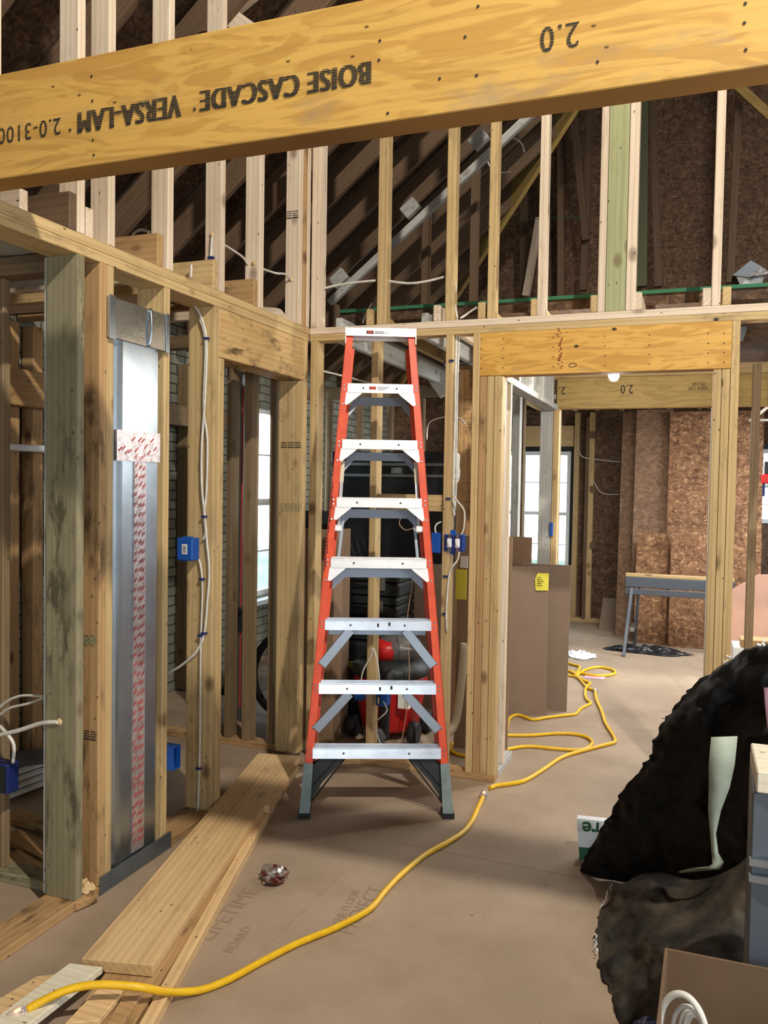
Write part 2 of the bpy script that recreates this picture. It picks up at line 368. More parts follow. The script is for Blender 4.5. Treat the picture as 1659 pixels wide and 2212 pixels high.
# wall_left: the old painted block wall with a window hole
mb = MB()
for y0, y1, z0, z1 in ((-3.2, 2.9, 0, 4.2), (2.9, 3.95, 0, 1.0), (2.9, 3.95, 2.1, 4.2), (3.95, 6.1, 0, 4.2), (6.1, 7.3, 0, .55), (6.1, 7.3, 2.25, 4.2), (7.3, 10.0, 0, 4.2)):
    mb.box(-3.84, -3.64, y0, y1, z0, z1, BRICK)
tag(mb.build('wall_left'), kind='structure')
tag(MB().box(-3.83, -3.79, 2.9, 3.95, 1.0, 2.1, OSBW).build('trim_1'), kind='structure')
# far wall with two windows
WX = [(-2.20, -1.375, .52, 2.0), (.655, 1.5, 1.22, 2.03)]
mb = MB()
for x0, x1, z0, z1 in ((-3.84, -2.2, 0, 7.08), (-2.2, -1.375, 0, .52), (-2.2, -1.375, 2.0, 7.08), (-1.375, .655, 0, 7.08), (.655, 1.5, 0, 1.22), (.655, 1.5, 2.03, 7.08), (1.5, 4.0, 0, 7.08)):
    mb.box(x0, x1, 9.95, 10.1, z0, z1, OSBW)
tag(mb.build('wall_back'), kind='structure')
# right wall and the wall behind the viewer, with daylight openings
mb = MB()
for y0, y1, z0, z1 in ((-3.2, -1.4, 0, 7.08), (-1.4, 1.4, 0, .8), (-1.4, 1.4, 2.3, 7.08), (1.4, 7.4, 0, 7.08), (7.4, 9.0, 0, .7), (7.4, 9.0, 2.1, 7.08), (9.0, 10.1, 0, 7.08)):
    mb.box(3.9, 4.0, y0, y1, z0, z1, OSBW)
tag(mb.build('wall_right'), kind='structure')
mb = MB()
for x0, x1, z0, z1 in ((-3.84, -.5, 0, 7.08), (-.5, 2.4, 0, .9), (-.5, 2.4, 2.4, 7.08), (2.4, 4.0, 0, 7.08)):
    mb.box(x0, x1, -3.3, -3.2, z0, z1, OSBW)
tag(mb.build('wall_front'), kind='structure')
# roof: sheathing rises to the right; added riser and lid block sky light
ZR = lambda X: 3.582+.833*(X+2.421)          # underside of the rafters
mb = MB(); t_ = .27; ZT = ZR(1.4)+t_+.05
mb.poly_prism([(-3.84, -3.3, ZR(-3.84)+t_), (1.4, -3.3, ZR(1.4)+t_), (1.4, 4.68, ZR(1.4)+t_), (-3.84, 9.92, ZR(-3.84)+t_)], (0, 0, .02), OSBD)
mb.poly_prism([(1.4, 4.68, ZR(1.4)+t_), (-3.84, 9.92, ZR(-3.84)+t_), (-3.84, 9.92, ZT), (1.4, 4.68, ZT)], (.015, .015, 0), OSBD)  # unseen riser along the hip, added against sky light leaking in
mb.poly_prism([(1.4, -3.3, ZT), (4.0, -3.3, ZT), (4.0, 10.1, ZT), (-3.84, 10.1, ZT), (-3.84, 9.92, ZT), (1.4, 4.68, ZT)], (0, 0, .02), OSBD)  # unseen flat lid added to close the loft against the sky
tag(mb.build('ceiling'), kind='structure')

def window(name, x0, x1, z0, z1, y, bars):
    r = thing(name, ((x0+x1)/2, y, z0), None, None); r['kind'] = 'structure'; ox, oz = (x0+x1)/2, z0
    f = MB(); b = .045
    for a in ((x0, x0+b, z0, z1), (x1-b, x1, z0, z1), (x0+b, x1-b, z0, z0+b), (x0+b, x1-b, z1-b, z1), (x0+b, x1-b, (z0+z1)/2-.02, (z0+z1)/2+.02)):
        f.box(a[0]-ox, a[1]-ox, -.03, .05, a[2]-oz, a[3]-oz, WFR)
    f.build('window_frame', r)
    m = MB()
    for i in range(1, bars): X = x0+(x1-x0)*i/bars-ox; m.box(X-.006, X+.006, 0, .012, b, z1-oz-b, WFR)
    for q in (.25, .75): m.box(x0-ox+b, x1-ox-b, 0, .012, (z1-z0)*q-.006, (z1-z0)*q+.006, WFR)
    m.build('window_grille', r)
    MB().box(x0-ox+b, x1-ox-b, .018, .022, b, z1-oz-b, GLASS).build('window_glass', r)
    m = MB()
    for a in ((x0-.06, x0-.002, z0, z1+.05), (x1+.002, x1+.06, z0-.05, z1+.05), (x0, x1, z1+.004, z1+.05)):
        m.box(a[0]-ox, a[1]-ox, -.05, -.004, a[2]-oz, a[3]-oz, MEMB)
    m.build('flashing_tape', r); return r
window('window_1', -2.2, -1.375, .52, 2.0, 9.97, 3)
window('window_2', .655, 1.5, 1.22, 2.03, 9.97, 3)
r = thing('window_3', (-3.7, 6.7, .55), None, None); r['kind'] = 'structure'
m = MB()
for a in ((-.6, -.55, 0, 1.7), (.55, .6, 0, 1.7), (-.55, .55, 0, .05), (-.55, .55, 1.65, 1.7), (-.55, .55, .82, .88), (-.2, -.18, .05, 1.65), (.18, .2, .05, 1.65), (-.55, .55, .4, .415), (-.55, .55, 1.27, 1.285)):
    m.box(-.03, .03, a[0], a[1], a[2], a[3], WFR)
m.build('window_frame', r); MB().box(-.004, .004, -.55, .55, .05, 1.65, GLASS).build('window_glass', r)
MB().box(.03, .16, -.62, .62, -.05, -.01, WFR).build('window_sill', r)
# garden greenery low outside the far windows and a pale house wall
tag(MB().box(-12, 6, 13.8, 14.2, -.5, .35, OLIVE).build('hedge'), 'grey green hedge outside the far windows', 'hedge')
tag(MB().box(-9.4, -9.1, 5.0, 13.0, -.5, 2.0, OLIVE).build('hedge'), 'grey green hedge outside the window of the block wall', 'hedge')

# ================= WALL A (left partition) =================
def studA(y0, y1, m, label, z0=.038, z1=2.391, wd=.14, name='wall_stud', group=None):
    return lumber(name, XA-wd, XA, y0, y1, z0, z1, m, label, 'stud', group)
tag(lumber('bottom_plate', XA-.14, XA, .9, 3.388, 0, .038, W_OR), 'long bottom plate of the left stud wall along the floor', 'plate')
lumber('top_plate', XA-.14, XA, .6, 4.29, 2.391, 2.4285, W_ST, 'lower of the doubled top plates on the left stud wall', 'plate')
lumber('top_plate', XA-.14, XA, .6, 4.383, 2.4295, 2.467, W_ST, 'upper of the doubled top plates on the left stud wall', 'plate')
studA(2.397, 2.436, W_GR, 'wide mildew-spotted greenish stud nearest on the left, with a cable hole')
o = lumber('wall_stud', XA-.155, XA-.142, 2.402, 2.436, .038, 2.391, W_CW, 'thin pale strip on the left edge of the mildewed stud', 'board')
s = studA(2.518, 2.556, W_OR, 'orange knotty stud with green oval stamps, next to the duct')
studA(2.559, 2.597, W_ST, 'plain light stud touching the left side of the sheet metal duct')
studA(2.918, 2.956, W_ST, 'stud on the right side of the sheet metal duct')
k4 = studA(3.300, 3.342, W_ST, 'king stud with blue box and white cables at the left doorway')
studA(3.345, 3.386, W_ST, 'jack stud under the left end of the stained door header', z1=2.16)
studA(4.196, 4.234, W_ST, 'jack stud with green oval stamps under the right end of the stained header', z1=2.16)
studA(4.237, 4.275, W_ST, 'king stud at the inside corner, right of the stained header')
hd = lumber('door_header', XA-.14, XA-.002, 3.345, 4.234, 2.163, 2.391, W_HD, 'short stained wooden door header above the left doorway', 'header')
# stamps on the studs
def ovals(parent, px0, px1, py, Y, n, m=GINK):
    a = at(px0, py, Y=Y); b = at(px1, py, Y=Y); mb = MB()
    for i in range(n):
        c = a.lerp(b, (i+.5)/n); r = (b-a).length/n*.45
        mb.tube([(c.x+r*math.cos(q*math.pi/8), Y-.0015, c.z+r*1.5*math.sin(q*math.pi/8)) for q in range(17)], .0011, m, 4, 1)
        mb.box(c.x-.001, c.x+.001, Y-.002, Y-.0005, c.z-r, c.z+r, m); mb.box(c.x-r*.4, c.x+r*.4, Y-.002, Y-.0005, c.z-.001, c.z+.001, m)
    reparent(mb.build('oval_stamp'), parent)
def gradestamp(parent, px0, px1, py0, py1, Y, n=3):
    a = at(px0, py0, Y=Y); b = at(px1, py1, Y=Y); mb = MB(); random.seed(int(px0))
    for i in range(n):
        x0 = a.x+(b.x-a.x)*i/n+.001; x1 = a.x+(b.x-a.x)*(i+1)/n-.002
        for j in range(4):
            z = b.z+(a.z-b.z)*(j+.3)/4; xx = x0
            while xx < x1-.004:
                l = random.uniform(.002, .006); mb.box(xx, min(xx+l, x1), Y-.0018, Y-.0006, z-.0016, z+.0022, INK); xx += l+.0015
        mb.box(x0, x1, Y-.0018, Y-.0006, b.z-.001, b.z+.0005, INK)
    reparent(mb.build('grade_stamp'), parent)
bpy.context.view_layer.update()
ovals(s, 181, 208, 1383, 2.518, 2)
gradestamp(s, 182, 210, 1574, 1600, 2.518, 2)
jk = [o for o in C.objects if o.get('label', '').startswith('jack stud with green')][0]
ovals(jk, 606, 651, 1096, 4.196, 4); gradestamp(jk, 607, 651, 953, 967, 4.196, 3)
# upper studs of wall A
def upA(y0, y1, label, m=W_UP, z1=None): return lumber('gable_stud', XA-.085, XA, y0, y1, 2.467, z1 or ZR(XA)-.05, m, label, 'stud')
upA(2.015, 2.053, 'upper stud at the very left edge above the beam')
upA(2.399, 2.437, 'second upper stud from the left above the wall plate, reddish below the beam', W_UP)
upA(2.563, 2.602, 'upper stud with arched grain, third from the left')
upA(2.935, 2.975, 'fourth upper stud from the left, white edge, behind the beam')
o5 = upA(3.344, 3.384, 'upper stud with a knot and a cable coming out of a drilled hole')
upA(3.710, 3.752, 'upper stud with a dark bark scar and a cable through it')
upA(4.150, 4.193, 'upper stud with a grade stamp and long crack left of the corner')
lumber('gable_stud', XA-.02, XA+.0, 4.21, 4.248, 2.467, ZR(XA)-.05, W_OR, 'thin reddish upper stud inside the corner', 'stud')
lumber('gable_stud', XA-.06, XA-.0, 4.252, 4.290, 2.467, ZR(XA)-.05, W_UP, 'pale upper stud filling the corner', 'stud')
g = [o for o in C.objects if o.get('label', '').startswith('upper stud with a grade')][0]
bpy.context.view_layer.update(); gradestamp(g, 619, 646, 455, 470, 4.150, 2)
# blocks between and beside the upper studs
for i, (px0, px1, py0, py1, y0, y1, m, lb) in enumerate((
    (40, 127, 452, 500, 2.36, 2.398, W_RF, 'short joist end beside the reddish upper stud'),
    (262, 355, 530, 580, 2.87, 2.91, W_OR, 'knotty joist end resting on the left wall plate'),
    (400, 470, 580, 625, 3.29, 3.33, W_ST, 'joist end with nail marks on the left wall plate'),
    (495, 562, 622, 655, 3.66, 3.70, W_OR, 'joist end with a round knot on the left wall plate'))):
    lumber('joist_end', -3.6, XA-.004, y0, y1, 2.468, 2.60, m, lb, 'joist')
lumber('joist_end', -3.6, XA-.004, 1.995, 2.03, 2.468, 2.53, W_UP, 'pale joist end at the left edge of the picture', 'joist')
lumber('joist_end', -3.6, XA-.01, 2.455, 2.493, 2.468, 2.575, W_UP, 'pale joist end between two upper studs left', 'joist')
b_ = MB().poly_prism([(-2.3, 4.02, 2.468), (XA-.004, 4.02, 2.468), (XA-.06, 4.02, 2.53), (-2.3, 4.02, 2.55)], (0, .038, 0), W_UP).build('joist_end'); tag(b_, 'sloped pale joist end left of the corner studs', 'joist')

# ================= FOREGROUND BEAM =================
bz0, bz1, by0 = 2.467, 2.769, 1.904
beam = lumber('laminated_beam', -2.22, 2.6, by0, by0+.089, bz0, bz1, LVL1, 'long yellow laminated veneer beam with upside-down black lettering, across the top', 'beam', em=LVLE)
bpy.context.view_layer.update()
def beamtext(body, pxr, pxl, pyb, pyt, m=INK, bold=.003):
    """upside-down lettering between two pixel columns on the beam's face"""
    a = at(pxr, (pyb+pyt)/2, Y=by0); b = at(pxl, (pyb+pyt)/2+0, Y=by0); wdt = abs(a.x-b.x)
    o = text(body, None, (0, 0, 0), (1, 0, 0), (0, 1, 0), 1, m, bold=bold*8)
    xs = [v.co.x for v in o.data.vertices]; ys = [v.co.y for v in o.data.vertices]
    return o, wdt, (min(xs), max(xs), min(ys), max(ys)), a
def place_print(body, right, left, top, bottom, Y, m, parent, bold=.02, rows=7):
    """rotated half a turn; right/left/top/bottom metric x,x,z,z; stripes cut by a comb of gaps are left to the ink"""
    cu = bpy.data.curves.new('t', 'FONT'); cu.body = body; cu.size = 1; cu.offset = 0; cu.space_character = 1.12
    ob = bpy.data.objects.new('t', cu); C.objects.link(ob); dg = bpy.context.evaluated_depsgraph_get(); dg.update()
    me = bpy.data.meshes.new_from_object(ob.evaluated_get(dg)); bpy.data.objects.remove(ob); me.materials.clear(); me.materials.append(m)
    bm = bmesh.new(); bm.from_mesh(me)
    src = bm.faces[:]
    for k_ in range(1, 7 if bold > .025 else 3 if bold > .015 else 2):
        g_ = bmesh.ops.duplicate(bm, geom=src)
        for v in [e for e in g_['geom'] if isinstance(e, bmesh.types.BMVert)]: v.co.x += .024*k_; v.co.z += .0001*k_
    xs = [v.co.x for v in bm.verts]; ys = [v.co.y for v in bm.verts]; x0, x1, y0, y1 = min(xs), max(xs), min(ys), max(ys)
    if rows:   # roller-printed lettering is broken into thin bands
        for i in range(1, rows):
            yc = y0+(y1-y0)*i/rows
            for dy in (-.012, .012):
                bmesh.ops.bisect_plane(bm, geom=bm.verts[:]+bm.edges[:]+bm.faces[:], plane_co=(0, yc+dy, 0), plane_no=(.02, 1, 0))
        kill = [f for f in bm.faces if any(abs(f.calc_center_median().y+.02*f.calc_center_median().x-(y0+(y1-y0)*i/rows)) < .012 for i in range(1, rows))]
        bmesh.ops.delete(bm, geom=kill, context='FACES')
    for v in bm.verts:
        u = (v.co.x-x0)/(x1-x0); q = (v.co.y-y0)/(y1-y0)
        v.co = (right+(left-right)*u, Y-.0012-v.co.z, top+(bottom-top)*q)
    bm.to_mesh(me); bm.free(); o = link('printed_lettering', me); reparent(o, parent); return o
def bx(px, py): return at(px, py, Y=by0)
def pr(body, pr_, pl, ptop, pbot, rows=7, bold=.02):
    # ptop / pbot: pixel rows of the upper / lower limit at the right end
    a = bx(pr_, ptop); b = bx(pr_, pbot); l = bx(pl, ptop+(pr_-pl)*.17)
    place_print(body, a.x, l.x, a.z, b.z, by0, INK, beam, bold, rows)
# photo: "BOISE CASCADE" reads right to left upside down (letter feet up)
pr('BOISE CASCADE', 803, 432, 132, 180, 9, .035)
pr('VERSA-LAM', 393, 168, 204, 252, 9, .03)
pr('2.0-3100', 132, -4, 254, 290, 6, .0)
pr('2.0', 1252, 1168, 46, 100, 8, .0)
mb = MB()
for px, py in ((421, 236), (152, 281)):
    q = bx(px, py); mb.lathe([(.004, 0), (.004, .0015)], INK, (q.x, by0-.0005, q.z), 8, Vector((0, -1, 0)))
for px, py in ((198, 165), (200, 218), (201, 303), (203, 335), (821, 88), (819, 130), (1033, 14), (1005, 80), (1030, 163), (950, 170), (1291, 134), (1610, 8), (1608, 50), (1611, 108), (838, 245)):
    q = bx(px, py); mb.lathe([(.0035, 0), (.0035, .001)], INK, (q.x, by0-.0005, q.z), 8, Vector((0, -1, 0)))
reparent(mb.build('nail_head'), beam)

# ================= WALL B =================
TB = .089
def studB(x0, x1, m, label, z0=.038, z1=2.391, y=YB, d=TB, name='wall_stud'):
    return lumber(name, x0, x1, y, y+d, z0, z1, m, label, 'stud')
lumber('top_plate', XA+.0, 3.2, YB, YB+TB, 2.391, 2.4285, W_ST, 'lower of the doubled top plates on the wall behind the ladder', 'plate')
lumber('top_plate', XA+.001, 3.2, YB, YB+TB, 2.4295, 2.467, W_UP, 'upper of the doubled top plates on the wall behind the ladder', 'plate')
lumber('bottom_plate', -2.07, -.958, YB, YB+TB, 0, .038, W_OR, 'bottom plate on the floor behind the ladder', 'plate')
lumber('bottom_plate', -3.5, -2.23, YB, YB+TB, 0, .038, W_OR, 'bottom plate seen through the left doorway', 'plate')
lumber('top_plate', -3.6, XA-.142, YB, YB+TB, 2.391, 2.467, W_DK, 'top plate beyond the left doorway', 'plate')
studB(-2.075, -2.03, W_ST, 'corner stud left of the ladder with a bored cable hole')
studB(-1.700, -1.662, W_ST, 'stud directly behind the middle of the ladder')
studB(-1.272, -1.232, W_ST, 'stud with pencilled notes right of the ladder')
lumber('fire_block', -1.662, -1.272, YB+.02, YB+.058, 1.44, 1.53, W_ST, 'horizontal wooden blocking between studs behind the ladder rungs', 'block')
studB(-1.121, -1.083, W_ST, 'outer king stud left of the wide opening')
studB(-1.081, -1.043, W_OR, 'cracked jack stud left of the wide opening', z1=2.163)
studB(-1.041, -1.003, W_ST, 'middle jack stud left of the wide opening', z1=2.163)
studB(-1.001, -.958, W_ST, 'innermost jack stud left of the wide opening, pale', z1=2.163)
studB(.070, .106, W_ST, 'innermost jack stud right of the wide opening', z1=2.163)
studB(.108, .144, W_ST, 'second jack stud right of the wide opening with a bent nail', z1=2.163)
studB(.146, .184, W_ST, 'tall king stud right of the wide opening')
hB = lumber('door_header', -1.083, .146, YB, YB+TB, 2.165, 2.391, LVL2, 'bright orange-yellow laminated header over the wide opening', 'header', em=LVLE)
bpy.context.view_layer.update()
mb = MB()
for px, py in ((1245, 748), (1237, 789), (1547, 690), (1327, 711)):
    q = at(px, py, Y=YB); ra = .016 if px in (1237,) else .009
    mb.tube([(q.x+ra*1.2*math.cos(a*math.pi/6), YB-.0008, q.z+ra*.6*math.sin(a*math.pi/6)) for a in range(13)], .0018, INK, 4, 1)
    if px != 1237: mb.lathe([(ra*.6, 0), (ra*.6, .001)], INK, (q.x, YB-.0005, q.z), 10, Vector((0, -1, 0)))
for px in (1040, 1087, 1195, 1306, 1403, 1530, 1564):
    for i in range(4):
        q = at(px, 733+i*21-(px-1040)*.025, Y=YB); mb.lathe([(.0035, 0), (.0035, .001)], INK, (q.x, YB-.0005, q.z), 6, Vector((0, -1, 0)))
reparent(mb.build('nail_and_knot_mark'), hB)
mb = MB(); random.seed(3)
for i in range(22):
    q = at(1213+random.uniform(-8, 2), 712+i*4, Y=YB); mb.box(q.x-random.uniform(.002, .012), q.x+.003, YB-.0012, YB-.0004, q.z, q.z+.006, MAROON)
reparent(mb.build('red_stain'), hB)
st = [o for o in C.objects if o.get('label', '').startswith('stud with pencilled')][0]
mb = MB()
for (px, py, w_, h_) in ((955, 1082, 4, 1.5), (957, 1087, 1.5, 5), (952, 1092, 4, 1.5), (958, 1098, 2, 4), (953, 1141, 3, 1.5), (952, 1148, 1.5, 4)):
    a = at(px, py, Y=YB); b = at(px+w_, py+h_, Y=YB); mb.box(a.x, b.x, YB-.001, YB-.0003, b.z, a.z, INK)
reparent(mb.build('pencil_mark'), st)
j2 = [o for o in C.objects if o.get('label', '').startswith('second jack stud')][0]
q = at(1561, 820, Y=YB); reparent(MB().tube([(q.x, YB-.003, q.z), (q.x+.002, YB-.004, q.z-.035)], .0015, INK, 6, 1).build('bent_nail'), j2)
for px0, px1, m, lb in ((525, 553, W_DK, 'stud seen in the middle of the left doorway'), (580, 600, W_DK, 'dark stud seen at the right side of the left doorway'), (487, 500, W_DK, 'dim stud seen at the left side of the left doorway')):
    x0 = at(px0, 1200, Y=YB).x; studB(x0, x0+.05 if px0 == 525 else x0+.038, m, lb)
# upper studs of wall B
def upB(px0, px1, m, label, d=.07, y=YB):
    x0 = at(px0, 660, Y=y).x; x1 = at(px1, 660, Y=y).x
    return lumber('gable_stud', x0, x1, y, y+d, 2.467, ZR(x0)-.06, m, label, 'stud')
upB(671, 694, W_UP, 'pale upper stud just right of the corner with nail rows', .06)
upB(814, 834, W_ST, 'upper stud above the ladder top')
upB(961, 980, W_ST, 'upper stud with knots and a cable beside it, right of the ladder top')
upB(1052, 1070, W_ST, 'upper stud left of the slanted brace and above the header end')
upB(1160, 1178, W_UP, 'very pale upper stud above the middle of the header')
upB(1290, 1306, W_UP, 'pale upper stud on the left side of the green post')
upB(1307, 1350, W_TR, 'wide greenish treated upper post above the opening')
upB(1351, 1372, W_UP, 'pale upper stud on the right side of the green post')
upB(1536, 1556, W_UP, 'tall pale upper stud at the right above the opening')
# joists under the loft deck, running back from wall B
for i, (px0, px1, m, lb) in enumerate(((790, 807, W_ST, 'rounded end of the loft joist left of the upper stud above the ladder'),
    (935, 956, W_UP, 'rounded loft joist end left of the knotted upper stud'), (1031, 1046, W_ST, 'loft joist end left of the header'),
    (1145, 1159, W_ST, 'loft joist end left of the very pale upper stud'), (1274, 1289, W_ST, 'loft joist end left of the green post'),
    (1367, 1387, W_UP, 'loft joist end right of the green post with a chamfered top'), (1516, 1532, W_UP, 'rough-sawn loft joist end left of the tall right stud'),
    (1559, 1576, W_ST, 'loft joist end right of the tall right stud'))):
    x0 = at(px0, 680, Y=YB).x
    lumber('loft_joist', x0, x0+.04, YB+.004, 9.9, 2.468, 2.556, m, lb, 'joist', bevel=.004)
for i in range(4):
    x0 = (.62+i*.42); lumber('loft_joist', x0, x0+.04, YB+.004, 9.9, 2.468, 2.556, W_RF, 'loft joist over the far right room', 'joist', 'loft joists over the far right room')
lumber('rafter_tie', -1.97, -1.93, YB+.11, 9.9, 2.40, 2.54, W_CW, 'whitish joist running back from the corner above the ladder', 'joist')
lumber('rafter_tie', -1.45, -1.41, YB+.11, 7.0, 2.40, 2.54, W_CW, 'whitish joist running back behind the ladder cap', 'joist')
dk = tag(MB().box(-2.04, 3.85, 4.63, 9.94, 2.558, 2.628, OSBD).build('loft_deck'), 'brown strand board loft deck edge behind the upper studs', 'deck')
MB().box(-2.04, 3.85, 4.615, 4.629, 2.615, 2.634, GREENP).build('green_edge', dk)
# attic rafters to the left of the hip
hx = lambda Y: -2.421+(8.5-Y)
yy = -2.6; i = 0
while yy < 9.2:
    x1 = min(hx(yy), 1.2)
    if x1 > -3.5:
        a = Vector((-3.75, yy, ZR(-3.75)+.12)); b = Vector((x1, yy, ZR(x1)+.12))
        plank('roof_rafter', a, b, .038, .19, W_RF, (-.64, 0, .77), 'brown sloping roof rafter rising to the right in the attic', 'rafter', 'sloping attic rafters')
    yy += .47; i += 1
a = Vector((hx(9.55), 9.55, ZR(hx(9.55))+.1)); b = Vector((1.2, 8.5-3.621, ZR(1.2)+.1))
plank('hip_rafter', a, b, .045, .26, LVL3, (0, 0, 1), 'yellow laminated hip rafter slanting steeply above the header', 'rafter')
# inner doubled rafter with white spacer blocks
for q, (Yq, dz) in enumerate(((5.35, -.16),)):
    a = at(712, 655, Y=Yq); b = at(1075, 315, Y=Yq); d = (b-a).normalized()
    plank('sloping_brace', a, b+d*.4, .038, .05, W_CW, (-.7, 0, .7), 'white-lit sloping board under the rafters above the ladder', 'board')  # the board's lit whiteness is in its lumber colour
for (px, py, lb) in ((733, 602, 'small white spacer block low on the sloping board'), (887, 450, 'small white spacer block in the middle of the rafters'), (1035, 302, 'small white spacer block high in the rafters near the beam')):
    a = at(px, py, Y=5.5); d = Vector((.77, 0, .64)); plank('spacer_block', a-d*.06, a+d*.06, .05, .09, W_CW, (-.64, 0, .77), lb, 'block')
for (px, y0, y1, Yq, lb) in ((920, 455, 655, 6.0, 'short dim post under the rafters beside the knotted upper stud'), (1027, 350, 640, 6.0, 'short dim post under the rafters left of the header end'), (413, 485, 600, 5.0, 'short dim post behind the left upper studs'), (718, 655, 700, 5.35, 'tiny post under the low end of the white-lit board')):
    a = at(px, y0, Y=Yq); lumber('rafter_post', a.x-.03, a.x+.02, Yq, Yq+.089, 2.632, a.z, W_RF, lb, 'post')
# far gable studs in front of the strand board
for n_, (px, pyt, pyb, lean, m, lb) in enumerate(((1212, 255, 640, 0, W_RF, 'dim gable stud right of the yellow hip rafter'), (1131, 260, 640, 0, W_RF, 'dark gable stud left of the very pale upper stud'),
    (1268, 235, 628, 8, W_RF, 'pair of dim gable studs left of the green post'), (1252, 240, 520, -14, W_RF, 'slanting dim gable brace left of the green post'), (1385, 225, 620, 2, W_TD, 'dark green gable post right of the header middle'),
    (1416, 220, 620, -6, W_RF, 'thin gable stud right of the dark green post'), (1587, 200, 612, 10, W_RF, 'leaning gable stud near the right edge'), (1150, 480, 640, 14, W_UP, 'pale slanting stud foot low on the gable'))):
    Yq = 9.6 if abs(lean) < 12 else 9.45; a = at(px+lean, pyt, Y=Yq); b = at(px-lean, pyb, Y=Yq); wd = .14 if m is W_TD else .075
    plank('gable_post', b, a+(a-b)*.05, wd, .09, m, (0, 1, 0), lb, 'stud')
a = at(1592, 185, Y=9.3); b = at(1672, 258, Y=9.3); plank('sloping_brace', a, b, .09, .04, LVL3, (0, 1, 0), 'short brace slanting down at the right edge under the beam', 'board')

for k_, (pa, pb, lb) in enumerate((((425, -14), (552, 78), 'pale brace slanting down right at the top left behind the beam'), ((560, -30), (470, 45), 'pale brace slanting down left at the top left behind the beam'))):
    plank('gable_brace', at(*pa, Y=3.55+k_*.05), at(*pb, Y=3.55+k_*.05), .085, .038, W_UP, (0, 1, 0), lb, 'board')
c_ = at(1092, 335, Y=6.2)
tag(MB().tube([(c_.x+.14*math.cos(q*.5), 6.2, c_.z+.13*math.sin(q*.5)) for q in range(11)], .006, CABW, 6, 3).build('cable_loop'), 'loose white cable loop hanging from the attic rafters', 'cable')
tag(MB().tube([at(1085, 478, Y=9.4), at(1170, 472, Y=9.4), at(1255, 468, Y=9.4)], .003, TEAL, 5).build('green_string'), 'thin green string stretched low across the gable', 'string')
# ================= LEFT ROOMS =================
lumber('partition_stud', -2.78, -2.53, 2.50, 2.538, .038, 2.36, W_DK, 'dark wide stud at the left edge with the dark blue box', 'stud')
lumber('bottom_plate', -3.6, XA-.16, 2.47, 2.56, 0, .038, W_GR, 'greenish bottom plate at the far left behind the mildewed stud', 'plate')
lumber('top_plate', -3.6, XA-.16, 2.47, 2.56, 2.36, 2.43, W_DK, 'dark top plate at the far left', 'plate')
bb = thing('outlet_box', at(10, 1680, Y=2.46), 'dark blue wall box at the left edge with white wires above', 'electrical box')
MB().box(-.12, .035, -.02, .037, -.055, .06, NAVY).build('box_body', bb, .003); MB().box(-.11, .025, -.023, -.0205, -.045, .05, BLP).build('box_mouth', bb)
# furring studs against the block wall
for px, m, lb in ((72, W_OR, 'furring stud with red nail heads against the block wall at far left'), (402, W_DK, 'furring stud against the block wall right of the duct'), (20, W_OR, 'furring stud at the far left edge beside the wide dark stud')):
    a = at(px, 1200, X=-3.56); lumber('furring_stud', -3.63, -3.545, a.y-.02, a.y+.06, 0.01, 2.45, m, lb, 'stud')
f_ = lumber('furring_stud', -3.63, -3.545, 4.6, 4.64, .01, 2.45, W_DK, 'thin furring stud against the block wall behind the cables', 'stud')
a = at(33, 958, X=-3.5); b = at(95, 985, X=-3.5)
lg = tag(MB().box(-3.63, -3.44, a.y-.3, b.y+.25, b.z+.02, a.z-.005, WPL).build('white_ledge', None, .004), 'white board ledge at far left between the first studs', 'ledge')
lumber('window_header', -3.545, -3.45, 2.6, 4.3, 1.98, 2.18, W_OR, 'wooden header above the ledge at far left', 'header')
lumber('window_header', -3.545, -3.45, 4.6, 5.9, 1.98, 2.12, W_DK, 'wooden header seen between the cable stud and the duct', 'header')
# ceiling joists and ceiling boards over the left rooms
for i in range(9):
    y0 = 1.3+i*.406+.17
    if y0 < 4.2: lumber('ceiling_joist', -3.62, XA-.15, y0, y0+.038, 2.47, 2.60, W_RF if i % 2 else W_UP, 'ceiling joist over the narrow left room', 'joist', 'ceiling joists over the left room')
tag(MB().box(-3.63, XA-.2, 2.3, 2.9, 2.435, 2.45, W_CW).build('ceiling_board'), 'whitish boards under the joists at upper left', 'board')
# second stack duct in the room beyond the doorway
d2 = thing('wall_duct', (at(507, 1400, Y=4.75).x, 4.78, 0), 'shadowed metal duct standing beyond the left doorway', 'duct')
MB().box(-.07, .07, -.05, .05, .0, 2.3, GALV).build('duct_body', d2, .02); MB().box(.05, .062, -.054, -.051, .1, 2.2, REDP).build('tape_strip', d2)
# bicycle wheel and hose beyond the doorway
c_ = at(622, 1515, Y=4.9); wh = thing('bicycle_wheel', (c_.x, 4.9, 0), 'black bicycle wheel leaning beyond the left doorway', 'wheel')
MB().tube([(.26*math.cos(q*math.pi/16), .04*math.sin(q*math.pi/16), .31+.27*math.sin(q*math.pi/16)) for q in range(33)], .026, RUB, 8, 1).build('tyre', wh)
m = MB()
for q in range(10): m.tube([(0, 0, .31), (.25*math.cos(q*math.pi/5), .03*math.sin(q*math.pi/5), .31+.25*math.sin(q*math.pi/5))], .0015, GREYP, 4, 1)
m.build('spokes', wh); MB().lathe([(.02, -.04), (.02, .04)], GREYP, (0, 0, .31), 10, Vector((0, 1, 0))).build('hub', wh)
tag(MB().tube([at(480, 1500, Y=4.7), at(515, 1425, Y=4.75), at(530, 1390, Y=4.8)], .02, RUB).build('black_strap'), 'black strap rising at the left inside the doorway', 'strap')
tg = thing('strap_clamp', at(516, 1330, Y=4.7), 'small black clamp hanging on the shadowed duct', 'clamp')
